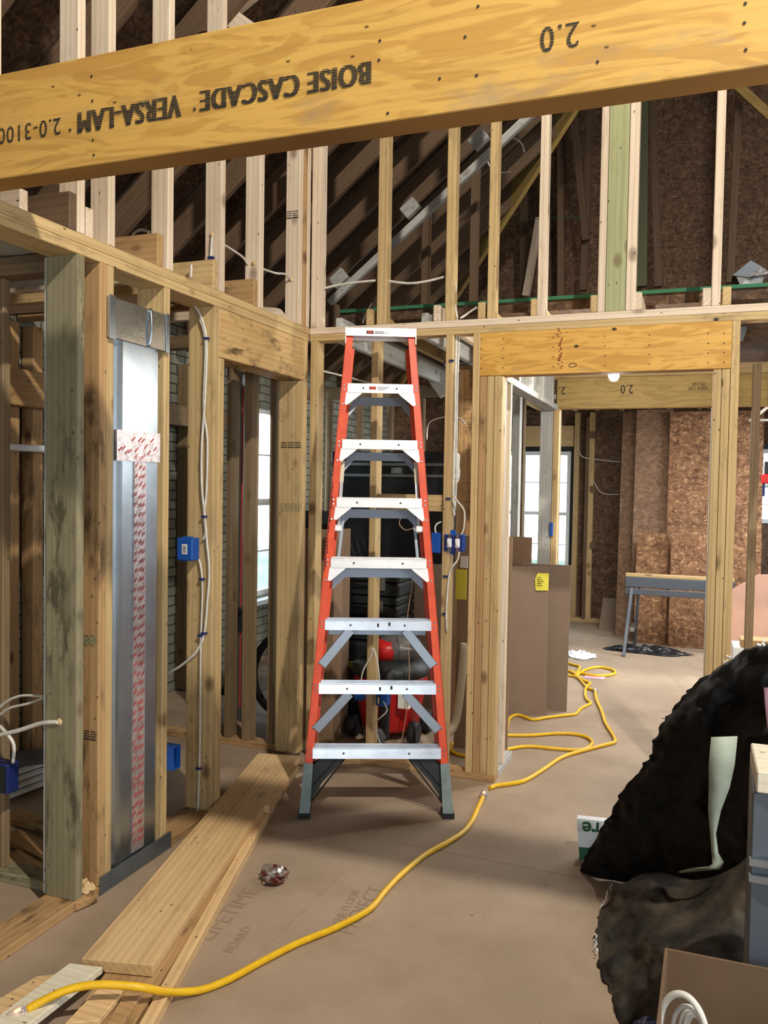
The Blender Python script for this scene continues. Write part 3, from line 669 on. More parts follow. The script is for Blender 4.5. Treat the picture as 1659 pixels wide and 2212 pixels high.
MB().lathe([(.028, -.01), (.028, .01)], RUB, (0, 0, .03), 14, Vector((0, 1, 0))).box(-.022, .022, -.01, .01, -.1, .02, RUB).build('clamp_body', tg)
# white trim offcuts and grey pipe on the floor at far left
for i in range(4):
    a = at(-30, 1738-i*16, Z=.03+i*.02); b = at(110, 1685-i*14, Z=.03+i*.02)
    plank('trim_offcut', a, b+(b-a)*.5, .05, .012, WPL, (0, 0, 1), 'thin white trim strip in the bundle on the floor at far left', 'trim strip', 'white trim strips at far left')
a = at(10, 1655, Z=.09); b = at(120, 1640, Z=.09); tag(MB().tube([a, b+(b-a)*.3], .07, GREYP, 16, 1).build('grey_pipe'), 'fat grey pipe lying behind the first studs', 'pipe')
for i in range(3):
    a = at(20, 1760+i*45, Z=.02); b = at(120, 1790+i*60, Z=.02); plank('floor_offcut', a, b+(b-a)*.6, .09, .03, W_OR, (0, 0, 1), ['wooden offcut on the floor behind the first studs, farthest', 'wooden offcut on the floor behind the first studs, middle', 'wooden offcut on the floor behind the first studs, nearest'][i], 'board')

# ================= DUCT IN THE LEFT WALL =================
du = thing('wall_duct', (XA-.045, 2.757, .06), 'shiny galvanised stack duct with red-printed tape between the left studs', 'duct')
mb = MB(); n = 10; y0, y1, r = -.145, .135, .042; prof = []
for i in range(n+1): a = math.pi/2+math.pi*i/n; prof.append((r*math.sin(a-math.pi/2+math.pi/2) if 0 else -r*math.cos(a+math.pi/2)*1, y0+r+r*math.cos(a)))
prof = [(r*math.cos(t), y0+r+r*math.sin(t)) for t in [0-math.pi*i/n for i in range(n+1)]]
prof = prof + [(-r, y1), (r*.75, y1)]
mb.poly_prism([(p[0], p[1], 0) for p in prof], (0, 0, 2.09), GALV); o = mb.build('duct_body', du)
for p_ in o.data.polygons: p_.use_smooth = False
mb = MB(); mb.box(r*.9, r+.002, -.03, .045, .02, 1.65, FOIL); mb.box(r*.8, r+.003, -.14, .135, 1.60, 1.72, FOIL); tp = mb.build('foil_tape', du)
mb = MB(); random.seed(5); z = .05
while z < 1.62:
    for yo in (-.022, .006, .026):
        c0 = (r+.0035, yo+random.uniform(-.004, .004), z+random.uniform(0, .012))
        for q in range(2): mb.bar((c0[0], c0[1]-.010, c0[2]+q*.007-.006), (c0[0], c0[1]+.010, c0[2]+q*.007+.006), .0025, .0008, REDP, (1, 0, 0))
    z += .038
mb.build('red_print', tp); mb = MB()
for q in range(12):
    yo = -.12+q*.02; z = 1.62+random.uniform(0, .07); mb.bar((r+.004, yo-.01, z-.008), (r+.004, yo+.01, z+.008), .005, .0008, REDP, (1, 0, 0))
mb.build('red_print', tp)
bt_ = thing('duct_boot', (XA, 2.742, 2.12), 'bright flared sheet metal boot on top of the stack duct', 'duct')
mb = MB(); mb.poly_prism([(-.10, -.185, 0), (.012, -.185, 0), (.012, .17, 0), (.006, .185, 0), (-.10, .185, 0)], (0, 0, .155), GALVB); mb.build('boot_body', bt_, .003)
MB().box(.0125, .017, -.19, -.155, -.004, .16, GALV).build('left_flange', bt_, .001)
MB().box(.0125, .016, .165, .19, -.004, .158, GALV).build('right_flange', bt_, .001)
mb = MB(); mb.tube([(.014, .05, .0), (.024, .055, .08), (.014, .06, .155)], .006, GALV, 6); mb.build('crease', bt_)
gp = thing('stud_guard_plate', (XA+.003, 2.755, 0), 'long grey perforated nail plate at the foot of the left wall', 'plate')
MB().box(0, .003, -.228, .228, 0, .072, GALD).build('steel_strip', gp)
mb = MB()
for y in (-.215, -.195, -.17, .17, .19, .21):
    for z in (.015, .035, .057): mb.lathe([(.0025, 0), (.0025, .0006)], INK, (.003, y, z), 6, Vector((1, 0, 0)))
mb.build('nail_holes', gp)
tag(MB().box(-.03, .03, -.035, .035, 0, .02, SAWD).build('x') if 0 else crumple('sawdust_pile', XA-.045, 2.478, .038, .11, .075, .03, SAWD, 'little pile of sawdust between the first two left studs', 'sawdust', 4), kind='stuff')

# ================= BLUE BOXES AND CABLES =================
def cable(pts, r, m, label, name='electrical_cable', seg=6, cat='cable'):
    return tag(MB().tube(pts, r, m, seg).build(name), label, cat)
q = at(418, 1185, Y=3.294)
b1 = thing('junction_box', (q.x, 3.294, q.z), 'blue junction box with white barcode label on the cable stud', 'electrical box')
MB().box(-.052, .032, -.06, 0, -.052, .052, BLUE).build('box_body', b1, .004)
MB().box(-.022, .006, -.0618, -.0603, -.022, .024, WLAB).build('label_sticker', b1)
mb = MB()
for i in range(7): mb.box(-.017, .001, -.0626, -.0619, -.016+i*.005, -.0135+i*.005, INK)
mb.build('barcode_print', b1)
mb = MB(); mb.box(-.03, -.02, -.05, -.02, .052, .058, BLUE).box(.0, .01, -.05, -.02, .052, .058, BLUE).box(-.03, -.02, -.05, -.02, -.058, -.052, BLUE).build('box_tabs', b1)
yc = 3.288
def cp(px, py, Y=yc): return at(px, py, Y=Y)
cable([cp(415, 655), cp(432, 680), cp(446, 735), cp(443, 860), cp(436, 960), cp(436, 1050), cp(442, 1110), cp(446, 1160), cp(452, 1230), cp(448, 1300), cp(441, 1370), cp(425, 1405), cp(395, 1435), cp(362, 1455)], .006, CABW, 'long white cable looping past the right side of the blue box')
cable([cp(432, 690), cp(444, 740), cp(440, 880), cp(448, 950), cp(446, 1060), cp(441, 1110), cp(444, 1150), cp(438, 1166)], .0055, CABW, 'white cable running down into the top of the blue box')
cable([cp(430, 1208), cp(436, 1240), cp(437, 1290), cp(434, 1370), cp(433, 1460), cp(432, 1600), cp(430, 1690), cp(427, 1753)], .005, CABW, 'white cable running from the blue box down to the plate')
cable([cp(440, 1375), cp(424, 1410), cp(400, 1430), cp(376, 1448), cp(352, 1462)], .005, CABW, 'white cable curving left below the blue box')
for i, (px, py) in enumerate(((446, 731), (441, 1116), (436, 1251), (441, 1368), (433, 1373), (429, 1660))):
    c_ = cp(px, py, 3.286); tag(MB().box(c_.x-.013, c_.x+.013, 3.276, 3.296, c_.z-.005, c_.z+.005, NAVY).build('cable_staple', None, .002), ['blue staple near the top of the cable stud', 'blue staple above the junction box', 'blue staple below the junction box', 'upper of two blue staples where cables fork', 'lower of two blue staples where cables fork', 'blue staple low on the cable stud'][i], 'staple')
q = at(371, 1628, X=XA-.02); b2 = thing('outlet_box', (XA-.03, 2.957, q.z), 'empty open blue outlet box low beside the duct stud', 'electrical box')
mb = MB()
for a in ((0, .06, 0, .004, -.05, .05), (0, .06, .05, .054, -.05, .05), (0, .06, .004, .05, -.05, -.046), (0, .06, .004, .05, .046, .05), (-.004, 0, 0, .054, -.05, .05)): mb.box(*a, BLUE)
mb.build('box_shell', b2); MB().tube([(.01, .02, -.01), (.03, .03, 0), (.035, .028, .02)], .0015, CABW, 5).build('wire_end', b2)
# cables over the upper left wall
c1 = lambda px, py: at(px, py, Y=3.338)
cable([c1(458, 512), c1(456, 535), c1(454, 558), c1(440, 578), c1(425, 602)], .006, CABW, 'white cable leaving the drilled hole in the knotted upper stud')
t_ = at(456, 557, Y=3.335); tag(MB().box(t_.x-.014, t_.x+.014, 3.325, 3.343, t_.z-.005, t_.z+.005, NAVY).build('cable_staple'), 'blue staple on the knotted upper stud', 'staple')
cable([(XA-.07, 3.385, at(486, 528, X=XA-.07).z), at(520, 552, X=XA-.07), (XA-.07, 3.709, at(548, 570, Y=3.709).z)], .006, CABW, 'white cable stretched between the knotted and the scarred upper studs')
cable([(XA-.05, 3.753, at(570, 585, X=XA-.05).z), at(595, 590, X=XA-.05), at(615, 592, X=XA-.05), (XA-.05, 4.149, at(629, 604, Y=4.149).z)], .006, CABW, 'white cable sagging from the scarred upper stud to the stamped one')
for px, py, Yq, pr_ in ((458, 508, 3.343, 'knot'), (548, 569, 3.709, 'scar'), (629, 604, 4.149, 'st')):
    c_ = at(px, py, Y=Yq); tag(MB().lathe([(.013, 0), (.011, .004), (.003, .006)], SAWD, (c_.x, Yq, c_.z), 9, Vector((0, -1, 0))).build('drill_chips'), {'knot': 'splintered drill hole on the knotted upper stud', 'scar': 'splintered drill hole on the scarred upper stud', 'st': 'splintered drill hole on the stamped upper stud'}[pr_], 'drill hole')
cable([at(412, 600, X=XA-.1), at(413, 585, X=XA-.1), at(413, 572, X=XA-.1)], .006, CABW, 'short white cable stub sticking up from the left plate')
cable([at(280, 532, Y=3.1), at(288, 505, Y=3.1), at(305, 496, Y=3.1), at(322, 502, Y=3.1)], .007, CABW, 'white cable arc behind the fourth upper stud')
# cables on the right wall
yb = 4.288
def rb(px, py, Y=yb): return at(px, py, Y=Y)
cable([rb(688, 626, 4.33), rb(720, 618, 4.33), rb(760, 611, 4.33), rb(812, 606, 4.33)], .007, CABW, 'white cable from the corner stud to the upper stud above the ladder')
cable([rb(832, 606, 4.33), rb(880, 612, 4.33), rb(920, 608, 4.33), rb(960, 598, 4.33)], .007, CABW, 'white cable between the two upper studs right of the ladder top')
cable([rb(981, 602, 4.33), rb(985, 625, 4.33), rb(979, 640, 4.33), rb(984, 665, 4.33), rb(988, 688, 4.33)], .006, CABW, 'white cable dropping beside the knotted upper stud to the plate')
cable([rb(994, 688, 4.34), rb(1012, 676, 4.36), rb(1030, 664, 4.38)], .006, CABW, 'white cable curling left of the header joist end')
cable([rb(784, 698, 4.5), rb(790, 680, 4.5), rb(803, 655, 4.6)], .005, CABW, 'white cable curl beside the leftmost loft joist end')
cable([rb(930, 690, 4.5), rb(934, 680, 4.5), rb(945, 680, 4.5)], .005, CABW, 'short white cable curl beside the rounded loft joist end')
xr = -1.226
cable([(xr, 4.335, 2.39), (xr, 4.335, 2.2), (xr+.004, 4.33, 1.95), (xr, 4.335, 1.7), (xr+.003, 4.33, 1.5), (xr+.01, 4.33, 1.42)], .007, CABW, 'white cable pair down the side of the pencilled stud')
cable([(xr+.012, 4.345, 2.39), (xr+.01, 4.345, 2.1), (xr+.012, 4.345, 1.6), (xr+.01, 4.34, 1.45)], .005, CABW, 'second white cable on the side of the pencilled stud')
cable([rb(978, 1070), rb(990, 1085), rb(1003, 1105), rb(1002, 1140), rb(996, 1155)], .005, CABW, 'white cable bowing out above the switches')
cable([rb(992, 1192), rb(988, 1210), rb(974, 1230), rb(968, 1260), rb(964, 1320), rb(965, 1365)], .0055, CABW, 'white cable running down from the switch box')
for i, (px, py) in enumerate(((975, 779), (968, 1077), (962, 1245), (960, 1326))):
    c_ = rb(px, py); tag(MB().box(c_.x-.012, c_.x+.012, 4.284, 4.3, c_.z-.005, c_.z+.005, NAVY).build('cable_staple'), ['staple high on the pencilled stud', 'staple above the switch box', 'staple below the switch box', 'lowest staple on the pencilled stud'][i], 'staple')
a = rb(960, 1154); b = rb(1001, 1192)
sw = thing('switch_box', ((a.x+b.x)/2, 4.285, (a.z+b.z)/2), 'blue double switch box with two bare white switches', 'electrical box')
w_ = (b.x-a.x)/2; h_ = (a.z-b.z)/2
mb = MB(); mb.box(-w_, w_, .0, .065, -h_, h_, BLUE); mb.build('box_body', sw, .003)
MB().box(-w_+.004, w_-.004, -.002, -.0003, -h_+.004, h_-.004, NAVY).build('box_mouth', sw)
MB().poly_prism([(-w_+.01, .03, h_), (w_*.2, .03, h_), (-w_*.1, .03, h_+.025), (-w_*.7, .03, h_+.02)], (0, .003, 0), BLUE).poly_prism([(-w_+.01, .03, -h_), (w_*.2, .03, -h_), (-w_*.2, .03, -h_-.024)], (0, .003, 0), BLUE).build('mounting_tab', sw)
for sx in (-.42, .42):
    t_ = MB().box(sx*w_-.013, sx*w_+.013, -.012, -.004, -.024, .024, WPL).build('switch', sw, .003)
    MB().box(sx*w_-.006, sx*w_+.006, -.02, -.012, -.012, .006, WLAB).build('toggle', t_, .002)
    MB().box(sx*w_-.008, sx*w_+.008, -.006, -.0025, .024, .047, GALV).box(sx*w_-.008, sx*w_+.008, -.006, -.0025, -.047, -.024, GALV).build('switch_strap', t_)
q = at(946, 1172, Y=4.33); b3 = thing('outlet_box', q, 'blue box on the left side of the pencilled stud', 'electrical box')
MB().box(-.03, .022, -.03, .03, -.055, .055, BLUE).build('box_body', b3, .003); MB().tube([(-.005, -.02, .05), (-.012, -.02, .075), (-.004, -.02, .1), (.02, -.01, .115)], .005, CABW, 6).build('cable_stub', b3)
q = at(824, 1510, Y=4.33); b4 = thing('outlet_box', q, 'blue outlet box low on the stud behind the ladder, right side', 'electrical box')
MB().box(-.02, .045, -.04, .03, -.03, .06, BLUE).build('box_body', b4, .003); MB().box(-.012, .012, -.043, -.041, -.02, .03, BLP).box(-.004, .004, -.05, -.042, -.015, .02, CREAM).build('box_mouth', b4)
q = at(780, 1500, Y=4.33); b5 = thing('outlet_box', q, 'blue outlet box low on the stud behind the ladder, left side', 'electrical box')
MB().box(-.03, .02, -.03, .03, -.03, .05, BLUE).box(-.03, .02, -.034, -.031, -.028, -.02, NAVY).build('box_body', b5, .003)
cable([at(828, 1515, Y=4.28), at(836, 1535, Y=4.28), at(822, 1550, Y=4.28), at(811, 1562, Y=4.28), at(814, 1585, Y=4.28), at(822, 1608, Y=4.29), at(826, 1625, Y=4.3)], .004, CABW, 'white cable snaking down from the right low outlet box')
cable([at(806, 1400, Y=4.28), at(800, 1420, Y=4.28), at(784, 1450, Y=4.28), at(779, 1480, Y=4.29)], .005, CABW, 'white cable forking left low behind the ladder')
cable([at(808, 1402, Y=4.28), at(815, 1430, Y=4.28), at(819, 1465, Y=4.28), at(820, 1490, Y=4.29)], .005, CABW, 'white cable forking right low behind the ladder')
cable([at(872, 1110, Y=4.6), at(862, 1130, Y=4.6), at(876, 1145, Y=4.6), at(898, 1142, Y=4.6), at(898, 1170, Y=4.6), at(899, 1200, Y=4.6), at(888, 1280, Y=4.6), at(880, 1340, Y=4.6), at(884, 1440, Y=4.6), at(880, 1520, Y=4.6), at(866, 1610, Y=4.6)], .003, CABT, 'thin tan wire hanging in a loop behind the ladder')
cable([at(690, 800, Y=4.4), at(740, 812, Y=4.5), at(800, 828, Y=4.5)], .006, CABW, 'white cable crossing behind the top of the ladder')
cable([at(922, 950, Y=4.9), at(926, 915, Y=4.9), at(950, 903, Y=4.9), at(985, 900, Y=4.9), at(1005, 916, Y=4.9)], .005, CABW, 'white cable arc beyond the pencilled stud')
# cables at far left edge
zc = 2.39
cable([at(-20, 1592, Y=zc), at(40, 1578, Y=zc), at(90, 1562, Y=zc), at(128, 1560, Y=2.397)], .008, CABW, 'thick white cable entering the hole in the mildewed stud')
cable([at(-10, 1540, Y=2.46), at(10, 1518, Y=2.46), at(45, 1503, Y=2.46), at(92, 1504, Y=2.46)], .005, CABW, 'upper thin white wire arching behind the mildewed stud')
cable([at(-10, 1552, Y=2.47), at(20, 1530, Y=2.47), at(60, 1520, Y=2.47), at(92, 1508, Y=2.47)], .005, CABW, 'lower thin white wire arching behind the mildewed stud')
cable([at(-10, 1560, Y=2.45), at(15, 1585, Y=2.45), at(30, 1610, Y=2.45), at(28, 1648, Y=2.45)], .007, CABW, 'white wire pair dropping into the dark blue box')
c_ = at(128, 1560, Y=2.397); tag(MB().lathe([(.015, 0), (.012, .004), (.003, .006)], SAWD, (c_.x, 2.397, c_.z), 9, Vector((0, -1, 0))).build('drill_chips'), 'splintered drill hole in the mildewed stud', 'drill hole')

# ================= BEHIND WALL B: back room =================
for i in range(9):
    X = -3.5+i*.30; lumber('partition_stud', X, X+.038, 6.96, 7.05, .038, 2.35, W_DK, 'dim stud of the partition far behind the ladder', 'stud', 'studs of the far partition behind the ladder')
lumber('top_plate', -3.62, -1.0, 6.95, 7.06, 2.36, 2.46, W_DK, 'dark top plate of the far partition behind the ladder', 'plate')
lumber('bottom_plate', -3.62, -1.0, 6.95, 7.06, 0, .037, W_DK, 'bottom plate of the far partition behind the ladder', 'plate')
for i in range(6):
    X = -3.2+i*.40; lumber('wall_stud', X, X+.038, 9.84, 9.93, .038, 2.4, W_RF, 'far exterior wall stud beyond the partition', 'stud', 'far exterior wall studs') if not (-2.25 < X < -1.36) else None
for px, lb in ((701, 'left white water pipe beyond the corner stud'), (691, 'right white water pipe beyond the corner stud')):
    a = at(px, 1120, Y=5.2); tag(MB().tube([(a.x, 5.2, 0), (a.x, 5.2, 2.2)], .008, CREAM, 8, 1).build('water_pipe'), lb, 'pipe')
# dark cabinet wrapped in plastic with rails
a = at(742, 975, Y=5.75); b = at(945, 1270, Y=5.75)
cb_ = thing('wrapped_cabinet', ((a.x+b.x)/2, 5.95, 0), 'tall dark plastic-wrapped cabinet behind the ladder', 'cabinet'); ww = (b.x-a.x)/2+.1
MB().box(-ww, ww, -.2, .25, 0, a.z, BPL).build('cabinet_body', cb_, .01)
mb = MB()
for py in (1002, 1026): z = at(800, py, Y=5.73).z; mb.box(-ww, ww, -.215, -.201, z-.012, z+.008, GALV)
mb.build('metal_rail', cb_)
q = at(855, 1008, Y=5.72); MB().box(q.x-cb_.location.x-.04, q.x-cb_.location.x+.04, -.222, -.203, q.z-.05, q.z-.005, GALD).build('latch', cb_)
q = at(760, 1150, Y=5.7)
mb = MB(); random.seed(2)
for i in range(5): x = -ww+.12+i*.05; mb.tube([(x, -.204, q.z-.1+i*.02), (x+.05, -.204, q.z-.22)], .002, GALD, 4, 1)
mb.build('plastic_crease', cb_)
# stack of tool cases
def case(x, y, z, w, d, h, label, latches=True):
    t = thing('tool_case', (x, y, z), label, 'tool case', 'black tool cases behind the ladder')
    MB().box(-w/2, w/2, -d/2, d/2, 0, h*.55, BLP).build('case_base', t, .012)
    MB().box(-w/2, w/2, -d/2, d/2, h*.56, h, BLP).build('case_lid', t, .014)
    for s_ in (-.28, .28):
        MB().box(w*s_-.022, w*s_+.022, -d/2-.012, -d/2-.001, h*.25, h*.85, GREYP).build('latch', t, .003)
    MB().tube([(-.07, -d/2, h*.5), (-.06, -d/2-.03, h*.5), (.06, -d/2-.03, h*.5), (.07, -d/2, h*.5)], .008, BLP, 6).build('handle', t)
    return t
xc = at(790, 1300, Y=5.3).x
case(xc, 5.35, .52, .56, .36, .165, 'lower middle black tool case in the stack behind the ladder')
case(xc, 5.35, .69, .56, .36, .13, 'black tool case with pale latches, second from top of the stack')
case(xc+.01, 5.35, .825, .55, .34, .165, 'topmost black tool case with pale latches in the stack')
ct = thing('tool_case', (xc-.02, 5.33, 0), 'large black tool box with a yellow badge at the bottom of the stack', 'tool case')
MB().box(-.3, .3, -.2, .2, 0, .515, BLP).build('case_body', ct, .02)
q = at(766, 1436, Y=5.125); bl = MB().box(q.x-ct.location.x-.035, q.x-ct.location.x+.035, -.206, -.201, q.z-.02, q.z+.02, YLAB).build('brand_badge', ct)
bpy.context.view_layer.update(); text('DE', bl, (q.x-.027, 5.1225, q.z-.013), (1, 0, 0), (0, 0, 1), .036, INK, bold=.001)
q = at(736, 1420, Y=5.12); MB().box(q.x-ct.location.x-.02, q.x-ct.location.x+.02, -.21, -.201, q.z-.018, q.z+.018, GREYP).build('latch', ct)
# shop vacuum
vc = thing('shop_vacuum', (at(835, 1500, Y=4.8).x, 4.87, 0), 'red wet and dry shop vacuum with grey head behind the ladder', 'vacuum cleaner')
MB().lathe([(.17, .06), (.18, .08), (.235, .38), (.235, .40)], RED, seg=32).build('drum', vc)
MB().lathe([(.245, .40), (.25, .42), (.24, .46), (.16, .50), (.02, .51)], BLP, seg=32).build('lid', vc)
hd_ = MB().lathe([(.115, .48), (.15, .55), (.14, .60), (.09, .645), (.01, .655)], GREYP, (.05, 0, 0), seg=24).build('motor_head', vc)
MB().lathe([(.09, .5), (.125, .56), (.10, .62), (.03, .63)], RED, (-.01, -.055, -.01), seg=20).build('vent_cover', hd_)
MB().tube([(-.03, -.02, .62), (-.01, -.02, .69), (.07, -.02, .70), (.13, -.02, .63)], .014, BLP, 8).build('handle', vc)
MB().tube([(.09, -.22, .45), (.07, -.26, .40), (.06, -.26, .2), (.05, -.24, .05)], .032, RUB, 12).build('hose', vc)
MB().box(.13, .20, -.225, -.19, .24, .34, WLAB).build('label_sticker', vc)
for x, y in ((-.2, -.12), (.2, -.12), (-.2, .14), (.2, .14)): MB().lathe([(.06, -.03), (.07, 0), (.06, .03)], RUB, (x, y, .07), 16, Vector((1, 0, 0))).build('wheel', vc)
MB().lathe([(.005, 0), (.06, .02), (.075, .07), (.06, .12), (.005, .13)], GREYP, (.0, -.26, .0), 20).build('caster_cover', vc)
bpy.context.view_layer.update(); text('CRAFTSMAN', hd_, (vc.location.x+.055, vc.location.y-.14, .575), (1, .15, .02), (0, .25, 1), .024, WLAB)
# downspout elbow leaning
cable([at(1004, 1390, Y=4.75), at(998, 1460, Y=4.75), at(988, 1540, Y=4.75), at(978, 1572, Y=4.72), at(962, 1588, Y=4.65), Vector((at(962, 1588, Y=4.65).x-.04, 4.6, .028))], .026, CREAM, 'cream corrugated downspout leaning left of the opening', 'downspout', 12, 'pipe')
# pieces right of the ladder
a = at(1003, 1150, Y=5.3)
pl = plank('printed_joist', (a.x, 5.3, .01), (a.x, 5.34, 2.35), .12, .03, W_OR, (0, 1, 0), 'brown engineered joist with black print standing beyond the switches', 'board')
bpy.context.view_layer.update()
gradestamp(pl, 1000, 1018, 850, 930, 5.28, 2); gradestamp(pl, 1000, 1018, 1030, 1110, 5.28, 2)
a = at(992, 950, Y=5.0); tag(MB().box(a.x+.03, a.x+.06, 5.262, 5.284, 1.2, 1.85, TEAL).build('membrane_strip'), 'teal membrane strip behind the switch box', 'strip')
ps = crumple('packing_foam', 0, 0, 0, .06, .2, .02, WPL, 'torn white plastic sheet hanging beside the pencilled stud', 'plastic sheet', 6); ps.matrix_world = Matrix.Translation(at(982, 1010, Y=4.42)) @ Matrix.Rotation(math.pi/2, 4, 'X')
def sheet(name, a, b, h, lean, th, m, label, cat='cardboard sheet'):
    """upright sheet between floor points a and b"""
    a = Vector(a); b = Vector(b); d = (b-a).normalized(); nrm = Vector((-d.y, d.x, 0)); top = Vector((nrm.x*lean, nrm.y*lean, h))
    return tag(MB().poly_prism([a, b, b+top, a+top], nrm*th, m).build(name, None, .001), label, cat)
# wide cardboards in the opening
f1 = at(1180, 1545, Z=0); f0 = Vector((f1.x-.95, f1.y-.22, 0))
s1 = sheet('cardboard_sheet', f0, f1, 1.02, .08, .012, CARDD, 'tall brown cardboard with a yellow sticker leaning in the opening')
# its right edge slants: sticker
q = f1+Vector((-.07, -.02, .86)); mb = MB().poly_prism([q+Vector((-.03, 0.055, .0)), q+Vector((.055, .075, 0)), q+Vector((.055, .085, .12)), q+Vector((-.02, .065, .12)), q+Vector((-.035, .06, .08))], (0, -.002, 0), YLAB); ys = reparent(mb.build('yellow_sticker'), s1)
bpy.context.view_layer.update()
q2 = at(1163, 1285, Y=(q+Vector((0, .055, 0))).y); q2 = q+Vector((-.02, .05, .09))
mb = MB()
for i in range(5): mb.box(q2.x, q2.x+.03+.01*(i % 3), q2.y-.003, q2.y-.002, q2.z-i*.014, q2.z-i*.014+.004, INK)
reparent(mb.build('sticker_print'), ys)
f3 = at(1222, 1540, Z=0); f2 = Vector((f3.x-.36, f3.y-.02, 0))
sheet('cardboard_sheet', f2+Vector((0, .06, 0)), f3+Vector((0, .03, 0)), 1.03, .06, .012, CARDD, 'second brown cardboard behind the stickered one, at its right')
cbx = at(1145, 1162, Y=6.0); cbl = at(1060, 1162, Y=6.0); sheet('cardboard_sheet', (cbl.x-.15, 6.05, 0), (cbx.x, 6.05, 0), cbx.z, .03, .01, CARD, 'taller cardboard rising behind the stickered one in front of the window')
a = at(1167, 1236, Y=5.9); sheet('cardboard_sheet', (a.x-.6, 5.93, 0), (a.x, 5.93, 0), a.z, .01, .01, CARD, 'narrow strip of cardboard between the tall and the stickered one')
# cardboard seen between the studs, with stickers
s4 = sheet('cardboard_sheet', (-1.32, 4.78, 0), (-1.0, 4.82, 0), 1.28, .05, .02, CARD, 'narrow tall carton with yellow label between stud and jamb')
bpy.context.view_layer.update(); q = at(996, 1262, Y=4.80)
reparent(MB().box(q.x-.03, q.x+.035, 4.79, 4.80, q.z-.09, q.z+.09, YLAB).build('yellow_sticker'), s4)
reparent(MB().box(q.x-.005, q.x+.04, 4.79, 4.80, q.z+.1, q.z+.17, WLAB).build('white_sticker'), s4)
cx_ = thing('cardboard_box', (-2.25, 4.6, 0), 'brown carton standing beyond the corner left of the ladder', 'box')
MB().box(-.05, .22, -.03, .22, 0, 1.3, CARD).build('carton_body', cx_, .004); MB().box(-.04, .2, .0, .2, 1.302, 1.41, RUB).build('dark_bag', cx_, .03)

# ================= HALL AND FAR ROOMS =================
XH = -1.0
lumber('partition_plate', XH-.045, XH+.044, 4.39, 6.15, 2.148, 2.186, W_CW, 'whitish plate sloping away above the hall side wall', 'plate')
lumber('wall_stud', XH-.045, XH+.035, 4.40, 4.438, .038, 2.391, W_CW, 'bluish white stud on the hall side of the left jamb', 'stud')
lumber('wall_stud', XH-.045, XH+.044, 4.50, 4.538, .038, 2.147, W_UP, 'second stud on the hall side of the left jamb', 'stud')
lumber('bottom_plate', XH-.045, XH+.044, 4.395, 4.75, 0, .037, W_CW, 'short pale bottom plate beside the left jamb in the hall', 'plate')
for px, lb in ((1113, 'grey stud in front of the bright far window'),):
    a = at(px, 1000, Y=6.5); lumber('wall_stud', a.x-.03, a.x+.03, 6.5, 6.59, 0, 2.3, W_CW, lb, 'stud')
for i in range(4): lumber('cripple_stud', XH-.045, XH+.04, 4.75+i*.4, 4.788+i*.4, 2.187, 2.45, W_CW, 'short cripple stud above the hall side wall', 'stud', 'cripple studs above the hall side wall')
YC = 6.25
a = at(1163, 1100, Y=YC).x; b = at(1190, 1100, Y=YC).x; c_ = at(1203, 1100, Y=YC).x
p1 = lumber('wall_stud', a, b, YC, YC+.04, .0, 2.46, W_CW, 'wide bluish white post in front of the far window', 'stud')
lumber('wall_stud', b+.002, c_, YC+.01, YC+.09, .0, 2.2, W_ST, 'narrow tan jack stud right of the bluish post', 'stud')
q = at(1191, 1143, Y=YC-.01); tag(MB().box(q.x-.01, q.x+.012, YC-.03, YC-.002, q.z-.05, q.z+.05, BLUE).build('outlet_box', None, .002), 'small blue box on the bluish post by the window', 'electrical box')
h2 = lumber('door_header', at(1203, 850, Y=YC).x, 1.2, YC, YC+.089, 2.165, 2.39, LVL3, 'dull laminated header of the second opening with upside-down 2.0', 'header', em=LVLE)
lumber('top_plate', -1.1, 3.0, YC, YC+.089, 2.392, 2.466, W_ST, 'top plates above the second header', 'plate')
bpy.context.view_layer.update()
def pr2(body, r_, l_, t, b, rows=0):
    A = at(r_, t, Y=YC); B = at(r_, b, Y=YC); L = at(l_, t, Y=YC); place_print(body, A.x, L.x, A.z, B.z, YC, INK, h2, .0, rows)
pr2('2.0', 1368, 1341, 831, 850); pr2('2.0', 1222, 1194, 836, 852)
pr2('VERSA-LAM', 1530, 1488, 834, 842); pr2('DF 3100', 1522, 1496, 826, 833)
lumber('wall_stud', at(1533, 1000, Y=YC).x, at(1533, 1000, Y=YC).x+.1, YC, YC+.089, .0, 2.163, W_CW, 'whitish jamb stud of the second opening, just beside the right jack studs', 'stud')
# far wall framing
lumber('window_header', -2.26, -1.34, 9.86, 9.94, 2.06, 2.3, W_ST, 'wooden header over the bright far window', 'header')
for px0, px1, lb in ((1236, 1247, 'far wall stud just right of the bright window'), (1268, 1279, 'thin far wall stud standing free in the dark corner')):
    a = at(px0, 1150, Y=9.84).x; b = at(px1, 1150, Y=9.84).x; lumber('wall_stud', a, b, 9.84, 9.93, .05, 2.45, W_ST, lb, 'stud')
lumber('bottom_plate', -1.36, .65, 9.84, 9.93, 0, .05, W_ST, 'bottom plate of the far wall behind the leaning boards', 'plate')
cable([at(1247, 960, Y=9.82), at(1256, 985, Y=9.8), at(1285, 992, Y=9.8), at(1340, 998, Y=9.8)], .006, CABW, 'white cable sagging across the dark far wall')
cable([at(1283, 1040, Y=9.82), at(1300, 1065, Y=9.8), at(1338, 1068, Y=9.8)], .005, CABW, 'thin lower cable on the dark far wall')
for i, (px, py) in enumerate(((1283, 940), (1283, 1057), (1283, 1178))):
    q = at(px, py, Y=9.85); tag(MB().box(q.x-.04, q.x+.02, 9.82, 9.9, q.z-.04, q.z+.04, W_RF).build('blocking'), ['highest small block beside the thin far stud', 'middle small block beside the thin far stud', 'lowest small block beside the thin far stud'][i], 'block')
